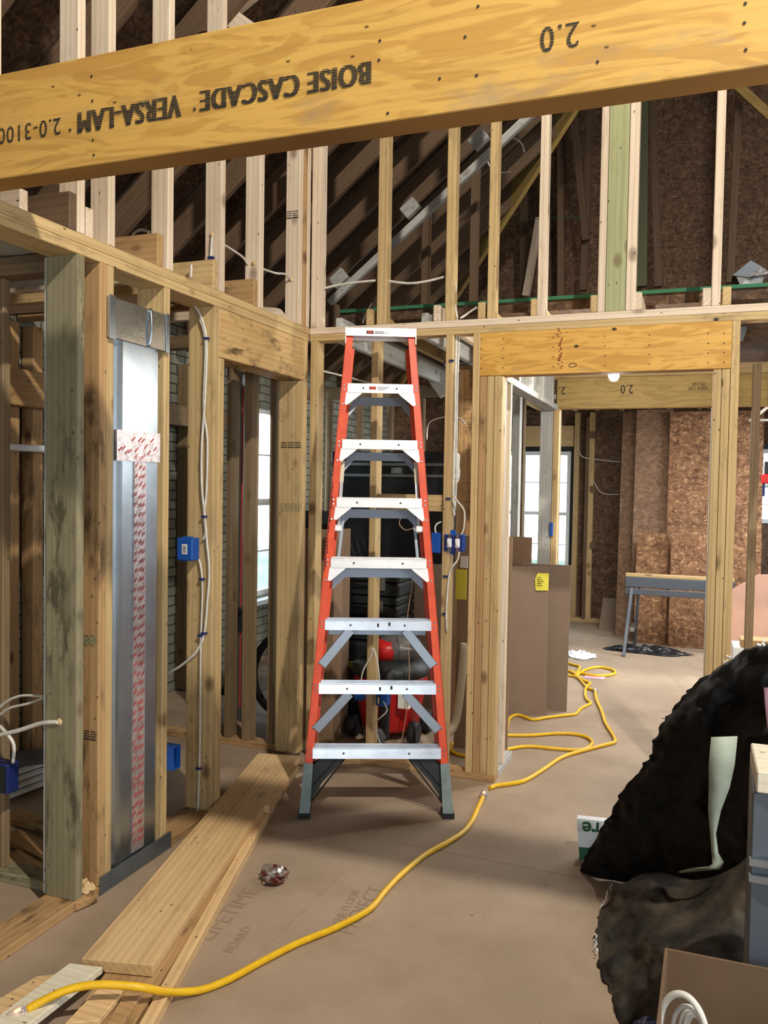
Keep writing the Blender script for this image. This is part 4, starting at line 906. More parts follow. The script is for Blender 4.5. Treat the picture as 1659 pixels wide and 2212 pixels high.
# leaning strand boards
def lean(px0, px1, top_py, Y0, m, label, lean_=.25, th=.012, bottom=0):
    a = at(px0, 1390, Y=Y0).x; b = at(px1, 1390, Y=Y0).x; z = at((px0+px1)/2, top_py, Y=Y0+lean_).z
    return sheet('strand_board', (a, Y0, bottom), (b, Y0, bottom), z, lean_, th, m, label, 'board')
lean(1328, 1375, 890, 9.1, OSBB, 'tall worn board standing farthest left of the leaning stack', .3)
lean(1358, 1440, 885, 8.98, OSBB, 'tall worn strand board second in the leaning stack', .3)
lean(1432, 1640, 888, 8.90, OSBL, 'wide dark strand board behind the sawhorse', .3)
lean(1368, 1437, 1150, 8.80, OSBL, 'short bright strand board left behind the sawhorse', .12)
lean(1443, 1640, 1148, 8.72, OSBL, 'short wide strand board right behind the sawhorse', .12)
sheet('grey_board', at(1293, 1362, Z=0), at(1330, 1365, Z=0), .33, .3, .015, CARDD, 'small grey board leaning by the far corner', 'board')
# sawhorse
sh = thing('sawhorse', (-.25, 8.3, 0), 'grey metal sawhorse with a wooden top rail in the far room', 'sawhorse')
zt = at(1400, 1240, Y=8.3).z; L_ = .39; xl = at(1352, 1240, Y=8.3).x+.25; xr_ = .62
MB().box(xl, xr_, -.045, .045, zt-.03, zt, W_ST).build('wooden_rail', sh, .003)
MB().box(xl, xr_, -.05, .05, zt-.13, zt-.032, STEELP).box(xl, xr_, -.058, -.05, zt-.20, zt-.14, STEELP).build('steel_beam', sh, .004)
for x, sy, l_ in ((xl+.06, -1, 0), (xl+.12, 1, 0), (xr_-.08, -1, 0), (xr_-.12, 1, 0)):
    MB().bar((x, sy*.04, zt-.14), (x-.04, sy*.28, .0), .05, .03, STEELP, (1, 0, 0)).build('leg', sh, .003)
MB().box(xl+.06, xl+.10, -.15, .15, .22, .26, GALV).build('spreader', sh)
q = at(1410, 1410, Z=0); crumple('plastic_sheet', q.x, q.y, .002, .78, .26, .06, BPL, 'crumpled black plastic under the sawhorse', 'plastic sheet', 9, 34, .05)
q = at(1256, 1417, Z=0); crumple('plastic_bag', q.x, q.y, .002, .30, .34, .035, WPL, 'white crumpled plastic bag on the far floor', 'bag', 12)
q = at(1290, 1464, Z=0); tag(MB().box(q.x-.10, q.x+.06, q.y-.05, q.y+.05, .001, .004, PINK).build('paper_slip'), 'pink slip of paper on the floor by the yellow cord', 'paper')
# right side beyond the jamb
for px, lb in ((1621, 'grey stud right of the wide opening beyond the wall'),):
    a = at(px, 1000, Y=6.0).x; lumber('wall_stud', a, a+.05, 6.0, 6.09, .02, 2.42, W_DK, lb, 'stud')
lumber('top_plate', .2, 3.2, 7.4, 7.49, 2.33, 2.42, W_CW, 'pale plate crossing behind the right king stud', 'plate')
sheet('strand_board', (.30, 9.7, 0), (.62, 9.7, 0), 2.4, .1, .012, OSBB, 'pinkish strand board right of the king stud', 'board')
a = at(1580, 1350, Y=7.6); pz = at(1600, 1255, Y=7.6).z
tag(MB().poly_prism([(a.x-.05, 7.6, .0), (a.x+.9, 7.6, 0), (a.x+.9, 7.7, pz+.1), (a.x+.2, 7.7, pz+.05), (a.x-.05, 7.68, pz-.12)], (0, .02, 0), plain('pink_panel', (190, 150, 128), .7, 0, (178, 138, 116), 4)).build('plywood_panel'), 'pale pink plywood panel right of the king stud', 'board')
a = at(1600, 1400, Y=6.6); sl = thing('white_sill_box', (a.x+.2, 6.6, 0), 'white box edge peeking above the black fabric', 'box')
zz = at(1600, 1400, Y=6.6).z; MB().box(-.25, .3, 0, .3, 0, max(zz, .12), WPL).build('box_body', sl); MB().box(-.2, .3, .02, .2, max(zz, .12)+.002, max(zz, .12)+.06, W_OR).build('wood_strip', sl)
# red drill hanging near the right window
q = at(1656, 1040, Y=7.3); rt = thing('red_tool', q, 'red and black tool hanging at the right edge by the window', 'tool')
MB().box(-.04, .05, -.02, .02, -.02, .06, RED).build('tool_body', rt, .01); MB().box(-.02, .02, -.015, .015, .06, .16, BLP).box(-.03, -.01, -.012, .012, -.12, -.02, NAVY).build('tool_handle', rt, .004)
tr = thing('shop_light', at(1645, 905, Y=6.4), 'slanted white shop light at the right edge beyond the king stud', 'lamp')
MB().poly_prism([(-.085, 0, -.01), (.1, 0, .15), (.1, 0, .13), (-.04, 0, 0), (.1, 0, 0), (.1, 0, -.012)], (0, .06, 0), WPL).build('light_housing', tr)
fx = thing('flashing_strip', at(1618, 660, Y=5.4), 'bright metal strip slanting down right of the header', 'metal strip')
MB().bar((.04, 0, .22), (-.06, 0, -.2), .07, .02, GALV, (0, 1, 0)).build('strip_body', fx)
# folded flashing with clear plastic on the loft edge
ml = thing('folded_flashing', at(1625, 592, Y=4.95), 'folded grey metal flashing with crumpled clear wrap on the loft edge', 'metal flashing')
MB().poly_prism([(-.10, 0, 0), (-.01, 0, .075), (.07, 0, .02), (.0, 0, -.02)], (0, .2, 0), STEELP).build('metal_fold', ml)
w1 = crumple('clear_wrap', 0, 0, 0, .13, .12, .035, CLEAR, None, None, 15, 18); w1.parent = ml; w1.location = (.05, -.02, -.03)
w1 = MB().grid([[(-.08, -.01, -.01), (.0, -.02, -.03), (.06, -.015, -.02)], [(-.06, -.02, -.06), (.0, -.03, -.07), (.05, -.02, -.06)]], CLEAR).build('clear_flap', ml)
# the hanging bulb in the hall
bp = at(1326, 811, Y=4.9); bu = thing('hanging_bulb', (bp.x, bp.y, bp.z), 'small glowing light bulb just under the orange header', 'light bulb')
MB().lathe([(.004, -.034), (.02, -.028), (.03, -.008), (.029, .008), (.018, .03), (.012, .04)], BULB, seg=20).build('glass_bulb', bu)
MB().lathe([(.015, .041), (.018, .05), (.018, .085), (.006, .09)], CREAM, seg=16).build('socket', bu)
MB().tube([(0, 0, .09), (0, 0, 2.557-bp.z)], .004, RUB, 6, 1).build('cord', bu)
lamp('hanging_bulb_light', 'POINT', (bp.x, bp.y, bp.z-.06), 38, (1, .95, .86), .035)
for (px, py, X_, lb) in ((1015, 778, 6.0, 'silver flexible duct curled under the loft right of the pencilled stud'),):
    a = at(985, 770, Y=5.6); b = at(1030, 765, Y=5.6)
    tag(MB().tube([a+Vector((-.05, 0, 0)), a.lerp(b, .5)+Vector((0, 0, .05)), b+Vector((.15, 0, .0))], .055, BPL, 14).build('flexible_duct'), lb, 'duct')
    tag(MB().tube([at(960, 785, Y=5.6), at(1010, 783, Y=5.6), at(1050, 780, Y=5.6)], .02, GALV, 10).build('metal_conduit'), 'bright metal conduit under the loft beside the flexible duct', 'pipe')
for (x0, y0, x1, y1, lb) in ((905, 765, 965, 850, 'whitish diagonal brace under the loft left of the pencilled stud'), (862, 710, 1000, 790, 'whitish sloping rafter tail below the plate right of the ladder cap'), (1005, 905, 1035, 1000, None)):
    if lb: a = at(x0, y0, Y=6.4); b = at(x1, y1, Y=6.4); plank('loft_brace', a, b, .12, .04, W_CW, (0, 1, 0), lb, 'board')

# ================= LADDER =================
la = at(652, 1768, Z=0); lb_ = at(973, 1768, Z=0); mid = (la+lb_)/2; ang = math.atan2(lb_.y-la.y, lb_.x-la.x)
LD = thing('step_ladder', (mid.x, mid.y, 0), 'orange fibreglass step ladder with aluminium steps, folded against the stud wall', 'ladder', None, ang)
W0 = (lb_-la).length/2+.012; WT = .178; K = .205
def hw(z): return W0+(WT-W0)*z/2.40
def Lp(x, y, z): return Vector((x, y+K*z, z))
# front rails: C channel
for s_ in (-1, 1):
    z0, z1 = .02, 2.385
    def P(o_, y, z): return Lp(s_*(hw(z)-o_), y, z)
    mb = MB()
    for (a, b, c, d) in ((0, .038, 0, .004), (0, .004, 0, .075), (0, .034, .071, .075)):
        q = [P(a, c, z0), P(b, c, z0), P(b, d, z0), P(a, d, z0)]; t = [P(a, c, z1), P(b, c, z1), P(b, d, z1), P(a, d, z1)]
        vs = [mb.bm.verts.new(v) for v in q+t]; i_ = mb.mi(ORANGE)
        for f in ((3, 2, 1, 0), (4, 5, 6, 7), (0, 1, 5, 4), (1, 2, 6, 5), (2, 3, 7, 6), (3, 0, 4, 7)): mb.bm.faces.new([vs[k_] for k_ in f]).material_index = i_
    mb.build('front_rail', LD)
    # rear rail, narrower and just behind
    mb = MB(); z1 = 2.30
    for (a, b, c, d) in ((.02, .05, .082, .086), (.02, .024, .082, .13), (.02, .05, .126, .13)):
        q = [P(a, c, z0+.02), P(b, c, z0+.02), P(b, d, z0+.02), P(a, d, z0+.02)]; t = [P(a, c, z1), P(b, c, z1), P(b, d, z1), P(a, d, z1)]
        vs = [mb.bm.verts.new(v) for v in q+t]; i_ = mb.mi(ORANGE)
        for f in ((3, 2, 1, 0), (4, 5, 6, 7), (0, 1, 5, 4), (1, 2, 6, 5), (2, 3, 7, 6), (3, 0, 4, 7)): mb.bm.faces.new([vs[k_] for k_ in f]).material_index = i_
    mb.build('rear_rail', LD)
    # shoe and foot
    mb = MB(); q = [P(-.003, -.004, .022), P(.045, -.004, .022), P(.045, .08, .022), P(-.003, .08, .022)]; t = [P(-.003, -.004, .25), P(.042, -.004, .25), P(.042, .0, .25), P(-.003, .0, .25)]
    q2 = [P(-.003, -.004, .022), P(.045, -.004, .022), P(.045, -.0005, .022), P(-.003, -.0005, .022)]
    mb.poly_prism([P(-.003, -.0045, .022), P(.047, -.0045, .022), P(.040, -.0045, .245), P(-.003, -.0045, .25)], (0, .004, 0), SHOE)
    mb.poly_prism([P(-.003, 0, .022), P(-.003, .07, .022), P(-.003, .07, .12), P(-.003, 0, .25)], (s_*-.003, 0, 0), SHOE)
    sf = mb.build('metal_shoe', LD)
    MB().lathe([(.005, 0), (.004, .003)], ALU, P(.02, -.005, .17), 8, Vector((0, -1, 0))).build('rivet', sf)
    MB().poly_prism([P(-.006, -.01, 0), P(.05, -.01, 0), P(.05, .085, 0), P(-.006, .085, 0)], (0, 0, .024), RUB).build('rubber_foot', LD)
    # black knee brace under the first step
    mb = MB(); pts = [(.012, .05), (.045, .05), (.055, .10), (.09, .16), (.20, .275), (.235, .30), (.12, .305), (.06, .25), (.012, .21)]
    mb.poly_prism([P(a, .02, z) for a, z in pts], (0, .03, 0), BLP)
    kb = mb.build('knee_brace', LD, .004)
    mb = MB(); mb.bar(P(.03, .018, .12), P(.18, .018, .29), .006, .006, BLP); mb.bar(P(.05, .018, .07), P(.21, .018, .29), .006, .006, BLP); mb.build('brace_rib', kb)
ZS = [.315, .612, .912, 1.212, 1.512, 1.808, 2.10]
def st_y(z): return -.006
random.seed(11)
for i, z in enumerate(ZS):
    w_ = hw(z)-.032; mt = ALUW if i >= 3 else ALU; sh_ = .046  # upper steps take the aluminium with glare in its colour
    mb = MB(); y0 = -.006
    mb.poly_prism([Lp(-w_, y0, z-sh_), Lp(w_, y0, z-sh_), Lp(w_, y0, z), Lp(-w_, y0, z)], (0, .003, 0), mt)
    mb.poly_prism([Lp(-w_, y0, z-.003), Lp(w_, y0, z-.003), Lp(w_, y0, z), Lp(-w_, y0, z)], (0, .082, 0), mt)
    mb.poly_prism([Lp(-w_, y0+.079, z-.03), Lp(w_, y0+.079, z-.03), Lp(w_, y0+.079, z), Lp(-w_, y0+.079, z)], (0, .003, 0), mt)
    for r_ in range(7): mb.poly_prism([Lp(-w_, y0+.004+r_*.011, z), Lp(w_, y0+.004+r_*.011, z), Lp(w_, y0+.004+r_*.011, z+.003), Lp(-w_, y0+.004+r_*.011, z+.003)], (0, .004, 0), mt)
    for r_ in (.006, .03, .04): mb.poly_prism([Lp(-w_, y0-.0015, z-r_-.002), Lp(w_, y0-.0015, z-r_-.002), Lp(w_, y0-.0015, z-r_), Lp(-w_, y0-.0015, z-r_)], (0, .0016, 0), mt)
    sp = mb.build('step', LD)
    mb = MB()
    for x in (-w_*.52, w_*.5): mb.lathe([(.006, 0), (.004, .004)], GREYP, Lp(x, y0, z-.022), 8, Vector((0, -1, 0)))
    mb.build('step_rivets', sp)
    if i in (1, 2):
        mb = MB(); x = .012 if i == 1 else -.0; c = Lp(x, y0-.0018, z-.02); mb.box(c.x-.005, c.x+.004, c.y-.0008, c.y, c.z-.012, c.z+.008, INK).box(c.x+.05, c.x+.06, c.y-.0008, c.y, c.z-.004, c.z+.014, INK); mb.build('paint_scuff', sp)
    # rail rivets
    mb = MB()
    for s_ in (-1, 1):
        for dz in (-.008, -.03): mb.lathe([(.006, 0), (.004, .004)], ALU, Lp(s_*(hw(z)-.016), -.0005, z+dz), 8, Vector((0, -1, 0)))
    mb.build('rail_rivets', LD)
    # braces
    for s_ in (-1, 1):
        if i in (1, 2):
            a = Lp(s_*.135, .01, z-.045); b = Lp(s_*(hw(z-.20)-.035), .004, z-.215)
            g_ = MB().bar(a, b, .045, .018, ALUG, (0, 1, 0) if 0 else (0, -1, 0)); g_.lathe([(.006, 0), (.004, .004)], ALU, Lp(s_*(hw(z-.2)-.02), -.001, z-.205), 8, Vector((0, -1, 0))); g_.build('diagonal_brace', LD, .004)
        elif i >= 3:
            xo = hw(z-.05)-.030; pts = [(xo, -sh_+.002), (xo-.085, -sh_+.002), (xo-.07, -sh_-.012), (xo-.005, -sh_-.065), (xo+.008, -sh_-.06)]
            MB().poly_prism([Lp(s_*p[0], -.002, z+p[1]) for p in pts], (0, .004, 0), ALUW).lathe([(.006, 0), (.004, .004)], ALU, Lp(s_*(hw(z-.1)-.016), -.001, z-.105), 8, Vector((0, -1, 0))).build('corner_gusset', LD)
    # rear section bar with end struts
    if i >= 3:
        zr = z-.058; wr = hw(z)-.04; yr = .10
        g_ = MB().poly_prism([Lp(-wr*.78, yr, zr-.045), Lp(wr*.78, yr, zr-.045), Lp(wr*.78, yr, zr), Lp(-wr*.78, yr, zr)], (0, .004, 0), ALUG)
        for s_ in (-1, 1): g_.poly_prism([Lp(s_*wr*.78, yr-.004, zr), Lp(s_*wr*.55, yr-.004, zr-.005), Lp(s_*(wr-.0), yr-.004, zr-.105), Lp(s_*wr, yr-.004, zr-.06)], (0, .006, 0), ALUG)
        g_.build('rear_brace', LD)
    elif i == 2:
        MB().poly_prism([Lp(-hw(z)+.05, .1, z-.085), Lp(hw(z)-.05, .1, z-.085), Lp(hw(z)-.05, .1, z-.04), Lp(-hw(z)+.05, .1, z-.04)], (0, .004, 0), ALUG).build('rear_brace', LD)
# cap
mb = MB(); zc = 2.40
mb.poly_prism([Lp(-.184, -.014, zc-.045), Lp(.184, -.014, zc-.045), Lp(.180, -.014, zc), Lp(-.180, -.014, zc)], (0, .004, 0), ALUW)
mb.poly_prism([Lp(-.182, -.014, zc-.004), Lp(.182, -.014, zc-.004), Lp(.182, -.014, zc), Lp(-.182, -.014, zc)], (0, .125, 0), ALUW)
mb.poly_prism([Lp(-.182, .108, zc-.05), Lp(.182, .108, zc-.05), Lp(.182, .108, zc), Lp(-.182, .108, zc)], (0, .004, 0), ALUW)
for s_ in (-1, 1): mb.poly_prism([Lp(s_*.185, -.014, zc-.085), Lp(s_*.185, .11, zc-.07), Lp(s_*.185, .11, zc), Lp(s_*.185, -.014, zc)], (s_*-.004, 0, 0), ALUW)
cap = mb.build('top_cap', LD)
MB().poly_prism([Lp(-.075, -.0155, zc-.034), Lp(-.038, -.0155, zc-.034), Lp(-.038, -.0155, zc-.016), Lp(-.075, -.0155, zc-.016)], (0, .001, 0), INK).poly_prism([Lp(-.071, -.017, zc-.031), Lp(-.042, -.017, zc-.031), Lp(-.045, -.017, zc-.019), Lp(-.068, -.017, zc-.019)], (0, .001, 0), REDP).build('danger_label', cap)
mb = MB(); random.seed(8)
for r_ in range(2):
    x = -.032
    while x < .018: l = random.uniform(.003, .007); mb.poly_prism([Lp(x, -.0155, zc-.024-r_*.008), Lp(x+l, -.0155, zc-.024-r_*.008), Lp(x+l, -.0155, zc-.019-r_*.008), Lp(x, -.0155, zc-.019-r_*.008)], (0, .0008, 0), INK); x += l+.0015
mb.build('warning_print', cap)
MB().tube([Lp(.032+.008*math.cos(q*math.pi/6), -.0152, zc-.025+.008*math.sin(q*math.pi/6)) for q in range(13)], .0009, INK, 4, 1).build('round_mark', cap)
z = ZS[6]; MB().poly_prism([Lp(-.058, -.0085, z-.028), Lp(-.022, -.0085, z-.028), Lp(-.022, -.0085, z-.012), Lp(-.058, -.0085, z-.012)], (0, .001, 0), REDP).build('danger_label', LD)
mb = MB()
for r_ in range(3):
    x = -.012
    while x < .04-r_*.01: l = random.uniform(.003, .007); mb.poly_prism([Lp(x, -.0085, z-.016-r_*.007), Lp(x+l, -.0085, z-.016-r_*.007), Lp(x+l, -.0085, z-.013-r_*.007), Lp(x, -.0085, z-.013-r_*.007)], (0, .0008, 0), INK); x += l+.0015
mb.build('warning_print', LD)
# folded spreaders
for s_ in (-1, 1):
    a = Lp(s_*(hw(1.70)-.045), .045, 1.70); b = Lp(s_*(hw(1.36)-.055), .045, 1.34)
    g_ = MB().bar(a, b, .016, .006, ALU, (0, -1, 0)).build('spreader_bar', LD)
    MB().bar(a, a.lerp(b, .3), .02, .008, CREAM, (0, -1, 0)).build('spreader_sleeve', g_)
    MB().bar(Lp(s_*(hw(1.5)-.075), .07, 1.5), Lp(s_*(hw(1.2)-.07), .07, 1.2), .014, .005, ALUG, (0, -1, 0)).build('spreader_bar', LD)
    c = Lp(s_*(hw(1.36)-.05), .02, 1.36); MB().box(c.x-.022, c.x+.022, c.y-.012, c.y+.02, c.z-.014, c.z+.016, ALUW).build('spreader_catch', LD, .003)
mb = MB(); random.seed(21)
for i in range(26):
    z = 1.15+i*.017; c = Lp(-(hw(z)-.003), -.0006, z); wd = random.uniform(.004, .012); mb.box(c.x, c.x+wd, c.y-.0006, c.y, c.z, c.z+.014, MAROON)
mb.build('rail_scuff', LD)

# ================= FLOOR ITEMS =================
def fp(px, py, z=0): return at(px, py, Z=z)
Lfar, Lnear = (fp(558, 1650, .04)+fp(628, 1648, .04))/2, None
a = Vector((-2.118, 4.05, .058)); b = Vector((-1.655, 2.09, .058))
plank('floor_plank', a, b, .235, .038, W_FL, (0, 0, 1), 'wide light wooden plank lying diagonally on the floor by the left wall', 'plank')
a2 = fp(634, 1652, .02); b2 = fp(322, 2212, .02); d = (b2-a2).normalized()
plank('floor_plank', a2, b2+d*.35, .038, .04, W_FL, (0, 0, 1), 'long narrow wooden strip along the right side of the wide plank', 'plank')
plank('floor_plank', Vector((-1.98, 3.6, .018)), Vector((-1.46, 1.55, .018)), .19, .036, W_OR, (0, 0, 1), 'brown plank under the wide light plank', 'plank')
mb = MB(); a = fp(628, 1655, .077); b = fp(563, 1752, .077); c_ = fp(556, 1748, .077)
plank('floor_plank', fp(636, 1660, .06), fp(572, 1748, .06), .045, .035, W_FL, (0, 0, 1), 'short narrow ledge strip at the far right end of the wide plank', 'plank')
q = [fp(150, 2095, .05), fp(222, 2103, .05), fp(60, 2230, .05), fp(-30, 2230, .05)]
tag(MB().poly_prism(q, (0, 0, .022), W_PL).build('pale_board', None, .002), 'whitish board offcut at lower left under the yellow cord', 'board')
q = [fp(80, 2125, .02), fp(155, 2118, .02), fp(-20, 2240, .02), fp(-110, 2240, .02)]
tag(MB().poly_prism(q, (0, 0, .025), W_FL).build('pale_board', None, .002), 'tan board offcut left of the whitish one', 'board')
q = [fp(222, 2138, .04), fp(268, 2132, .04), fp(262, 2160, .04), fp(214, 2218, .04), fp(140, 2225, .04)]
tag(MB().poly_prism(q, (0, 0, .02), W_FL).build('broken_board', None, .002), 'splintered tan board end below the yellow cord', 'board')
q = [fp(282, 2136, .03), fp(318, 2142, .03), fp(262, 2230, .03), fp(228, 2230, .03)]
tag(MB().poly_prism(q, (0, 0, .02), W_OR).build('broken_board', None, .002), 'splintered brown board strip below the yellow cord', 'board')
# extension cords
def cord(pts, label, r=.0115, zs=None):
    t = thing('extension_cord', (0, 0, 0), label, 'extension cord'); P = []
    for i, p in enumerate(pts):
        z = r+.001 if len(p) < 3 else p[2]; P.append(fp(p[0], p[1], z))
    o = MB().tube(P, r, YEL, 10, 5).build('cord_jacket', t); t.location = (P[0].x, P[0].y, 0); o.location = (-P[0].x, -P[0].y, 0); return t, P
def plug(t, p, d, name='plug_connector'):
    d = Vector(d).normalized(); p = p-t.location
    o = MB().lathe([(.012, 0), (.02, .008), (.021, .03), (.019, .042), (.02, .06), (.014, .07)], CLEAR, p, 14, d).build(name, t)
    MB().lathe([(.008, .01), (.009, .05)], COPPER, p, 8, d).build('plug_core', o)
    MB().lathe([(.004, .02), (.004, .035)], NEON, p+Vector((0, 0, .010)), 6, d).build('neon_light', o)
near = [(60, 2180, .075), (90, 2163, .09), (150, 2137, .11), (215, 2127, .115), (300, 2132, .10), (345, 2140, .07), (385, 2143, .03), (440, 2137), (500, 2113), (560, 2080), (640, 2039), (720, 2006), (780, 1976), (806, 1957), (828, 1930), (850, 1905), (880, 1877), (920, 1845), (965, 1820), (1000, 1797), (1020, 1772), (1034, 1742), (1043, 1722)]
t, P = cord(near, 'yellow extension cord snaking across the foreground floor'); plug(t, P[0], P[0]-P[1]); plug(t, P[-1], P[-1]-P[-2])
c2 = [(1058, 1702), (1075, 1696), (1100, 1693), (1135, 1685), (1175, 1661), (1215, 1635), (1265, 1620), (1310, 1608), (1328, 1602), (1324, 1588), (1308, 1562), (1299, 1535), (1288, 1510), (1286, 1495)]
t, P = cord(c2, 'yellow extension cord from the second plug through the opening', .011); plug(t, P[-1], P[-1]-P[-2])
c3 = [(1282, 1490), (1268, 1485), (1255, 1470), (1245, 1462), (1225, 1458), (1215, 1452), (1232, 1450), (1262, 1470), (1275, 1475), (1266, 1485), (1264, 1500), (1268, 1512), (1276, 1519), (1255, 1530), (1243, 1542), (1220, 1545), (1180, 1550), (1150, 1554), (1120, 1544), (1102, 1550), (1096, 1565), (1094, 1578), (1076, 1586)]
cord(c3, 'yellow cord tangle running from the far room around the cardboard', .010)
c4 = [(1060, 1588), (1090, 1588), (1150, 1588), (1210, 1584), (1255, 1588), (1278, 1600), (1274, 1612), (1250, 1620), (1200, 1617), (1140, 1612), (1090, 1620), (1070, 1632), (1030, 1636), (985, 1628), (973, 1615), (985, 1602), (1020, 1598)]
cord(c4, 'yellow cord loop lying beside the left jamb of the opening', .010)
c5 = [(1226, 1432), (1240, 1436), (1252, 1440), (1248, 1450), (1244, 1460), (1262, 1448), (1290, 1441), (1318, 1445), (1329, 1452), (1318, 1458), (1285, 1459), (1255, 1454), (1230, 1450)]
cord(c5, 'yellow cord loop farthest away near the white bag', .011)
# crumpled foil wrapper
q = fp(592, 1902)
bm = bmesh.new(); bmesh.ops.create_icosphere(bm, subdivisions=3, radius=1)
for v in bm.verts:
    n_ = noise.noise(v.co*1.6+Vector((3, 1, 0)))*.55+noise.noise(v.co*4.5)*.35; v.co *= (1+n_); v.co = Vector((v.co.x*.055, v.co.y*.045, max(v.co.z*.035, -.02)+.022))
me = bpy.data.meshes.new('foil_wrapper'); bm.to_mesh(me); bm.free(); me.materials.append(WRAP); o = link('foil_wrapper', me); o.location = q; tag(o, 'crumpled silver and brown foil wrapper on the floor', 'wrapper')
# little chips on the floor
mb = MB(); random.seed(31)
for i in range(90):
    x = random.uniform(-2.0, .1); y = random.uniform(1.8, 4.2); s_ = random.uniform(.002, .006); a = random.uniform(0, 6)
    mb.poly_prism([(x, y, .0005), (x+s_*math.cos(a), y+s_*math.sin(a), .0005), (x+s_*1.2*math.cos(a+.8), y+s_*1.2*math.sin(a+.8), .0005)], (0, 0, .002), SAWD)
tag(mb.build('wood_chips'), 'tiny wood chips scattered on the foreground floor', 'wood chips', kind='stuff')
# print and seams on the floor boards
fl = bpy.data.objects['floor']
def seam(a, b, w_=.003):
    a = fp(*a); b = fp(*b); d = (b-a).normalized(); n_ = Vector((-d.y, d.x, 0))*w_/2
    reparent(MB().poly_prism([a+n_, b+n_, b-n_, a-n_], (0, 0, .0006), INKF).build('board_seam'), fl)
seam((500, 2120), (740, 1885), .002); seam((860, 1820), (1659, 1975), .003); seam((1000, 1560), (1560, 1585), .003)
def fprint(body, a, b, size, m=INKF):
    a = fp(*a); b = fp(*b); x = (b-a).normalized(); text(body, fl, (a.x, a.y, .0008), x, (-x.y, x.x, 0), size, m, 'floor_print')
fprint('LIFETIME', (455, 2035), (560, 1925), .10); fprint('BOARD', (500, 2060), (590, 1950), .05)
fprint('THE FLOOR', (735, 2000), (780, 1925), .05); fprint('PROJECT', (760, 2020), (860, 1880), .09)

# ================= RIGHT FOREGROUND =================
def patch(name, ctrl, m, label, cat, sub=5, amp=.02, seed=1, thick=.004, parent=None, ragged=False, smax=1):
    """smooth cloth through a grid of metric control points"""
    def cr(p, t):
        n_ = len(p)-1; s_ = min(int(t*n_), n_-1); u = t*n_-s_; p0, p1, p2, p3 = p[max(s_-1, 0)], p[s_], p[s_+1], p[min(s_+2, n_)]
        return .5*((2*p1)+(p2-p0)*u+(2*p0-5*p1+4*p2-p3)*u*u+(3*p1-p0-3*p2+p3)*u**3)
    R_ = len(ctrl)*sub; Cc = len(ctrl[0])*sub; rows = []
    for i in range(R_+1):
        col = [cr([r[j] for r in ctrl], i/R_) for j in range(len(ctrl[0]))]; row = []
        for j in range(Cc+1):
            p = cr(col, j/Cc); dv = noise.noise(Vector((p.x*6+seed, p.y*6, p.z*6)))*amp+noise.noise(Vector((p.x*17, p.y*17+seed, p.z*17)))*amp*.5+noise.noise(Vector((p.x*45, p.y*45+seed, p.z*45)))*amp*.2
            if ragged and j == 0: p = p+Vector((1, .3, 0))*noise.noise(Vector((i*1.7, seed, 0)))*.022
            q = p+Vector((-.1, -.9, .4))*dv; q.z = max(q.z, .004); row.append(q)
        rows.append(row)
    o = MB().grid(rows, m).build(name, parent); s_ = o.modifiers.new('s', 'SOLIDIFY'); s_.thickness = thick; s_.offset = -1
    if label: tag(o, label, cat)
    return o
T = lambda px, py, t: at(px, py, T=t)
tp = thing('black_fabric', (0, 0, 0), 'heap of black fabric with ragged edges draped at the right', 'fabric')
rows = [
    [T(1572, 1432, 3.05), T(1612, 1405, 2.95), T(1665, 1393, 2.85), T(1740, 1385, 2.8), T(1860, 1390, 2.75)],
    [T(1500, 1478, 3.10), T(1560, 1470, 2.95), T(1630, 1465, 2.85), T(1720, 1460, 2.75), T(1860, 1460, 2.7)],
    [T(1434, 1560, 3.15), T(1510, 1550, 2.98), T(1590, 1555, 2.82), T(1700, 1550, 2.7), T(1860, 1550, 2.6)],
    [T(1400, 1640, 3.18), T(1480, 1640, 3.0), T(1570, 1640, 2.82), T(1690, 1640, 2.62), T(1860, 1640, 2.55)],
    [T(1345, 1712, 3.24), T(1430, 1725, 3.05), T(1530, 1725, 2.86), T(1660, 1730, 2.62), T(1860, 1730, 2.5)],
    [T(1300, 1790, 3.32), T(1390, 1800, 3.1), T(1500, 1815, 2.92), T(1640, 1820, 2.68), T(1860, 1830, 2.5)],
    [T(1262, 1850, 3.38), T(1360, 1862, 3.2), T(1470, 1870, 3.0), T(1610, 1880, 2.76), T(1860, 1900, 2.52)],
    [fp(1250, 1887, .005), fp(1350, 1905, .005), fp(1450, 1918, .006), T(1590, 1925, 2.85), T(1860, 1960, 2.55)]]
patch('upper_fold', rows, TARP, None, None, 9, .075, 2, .004, tp, True)
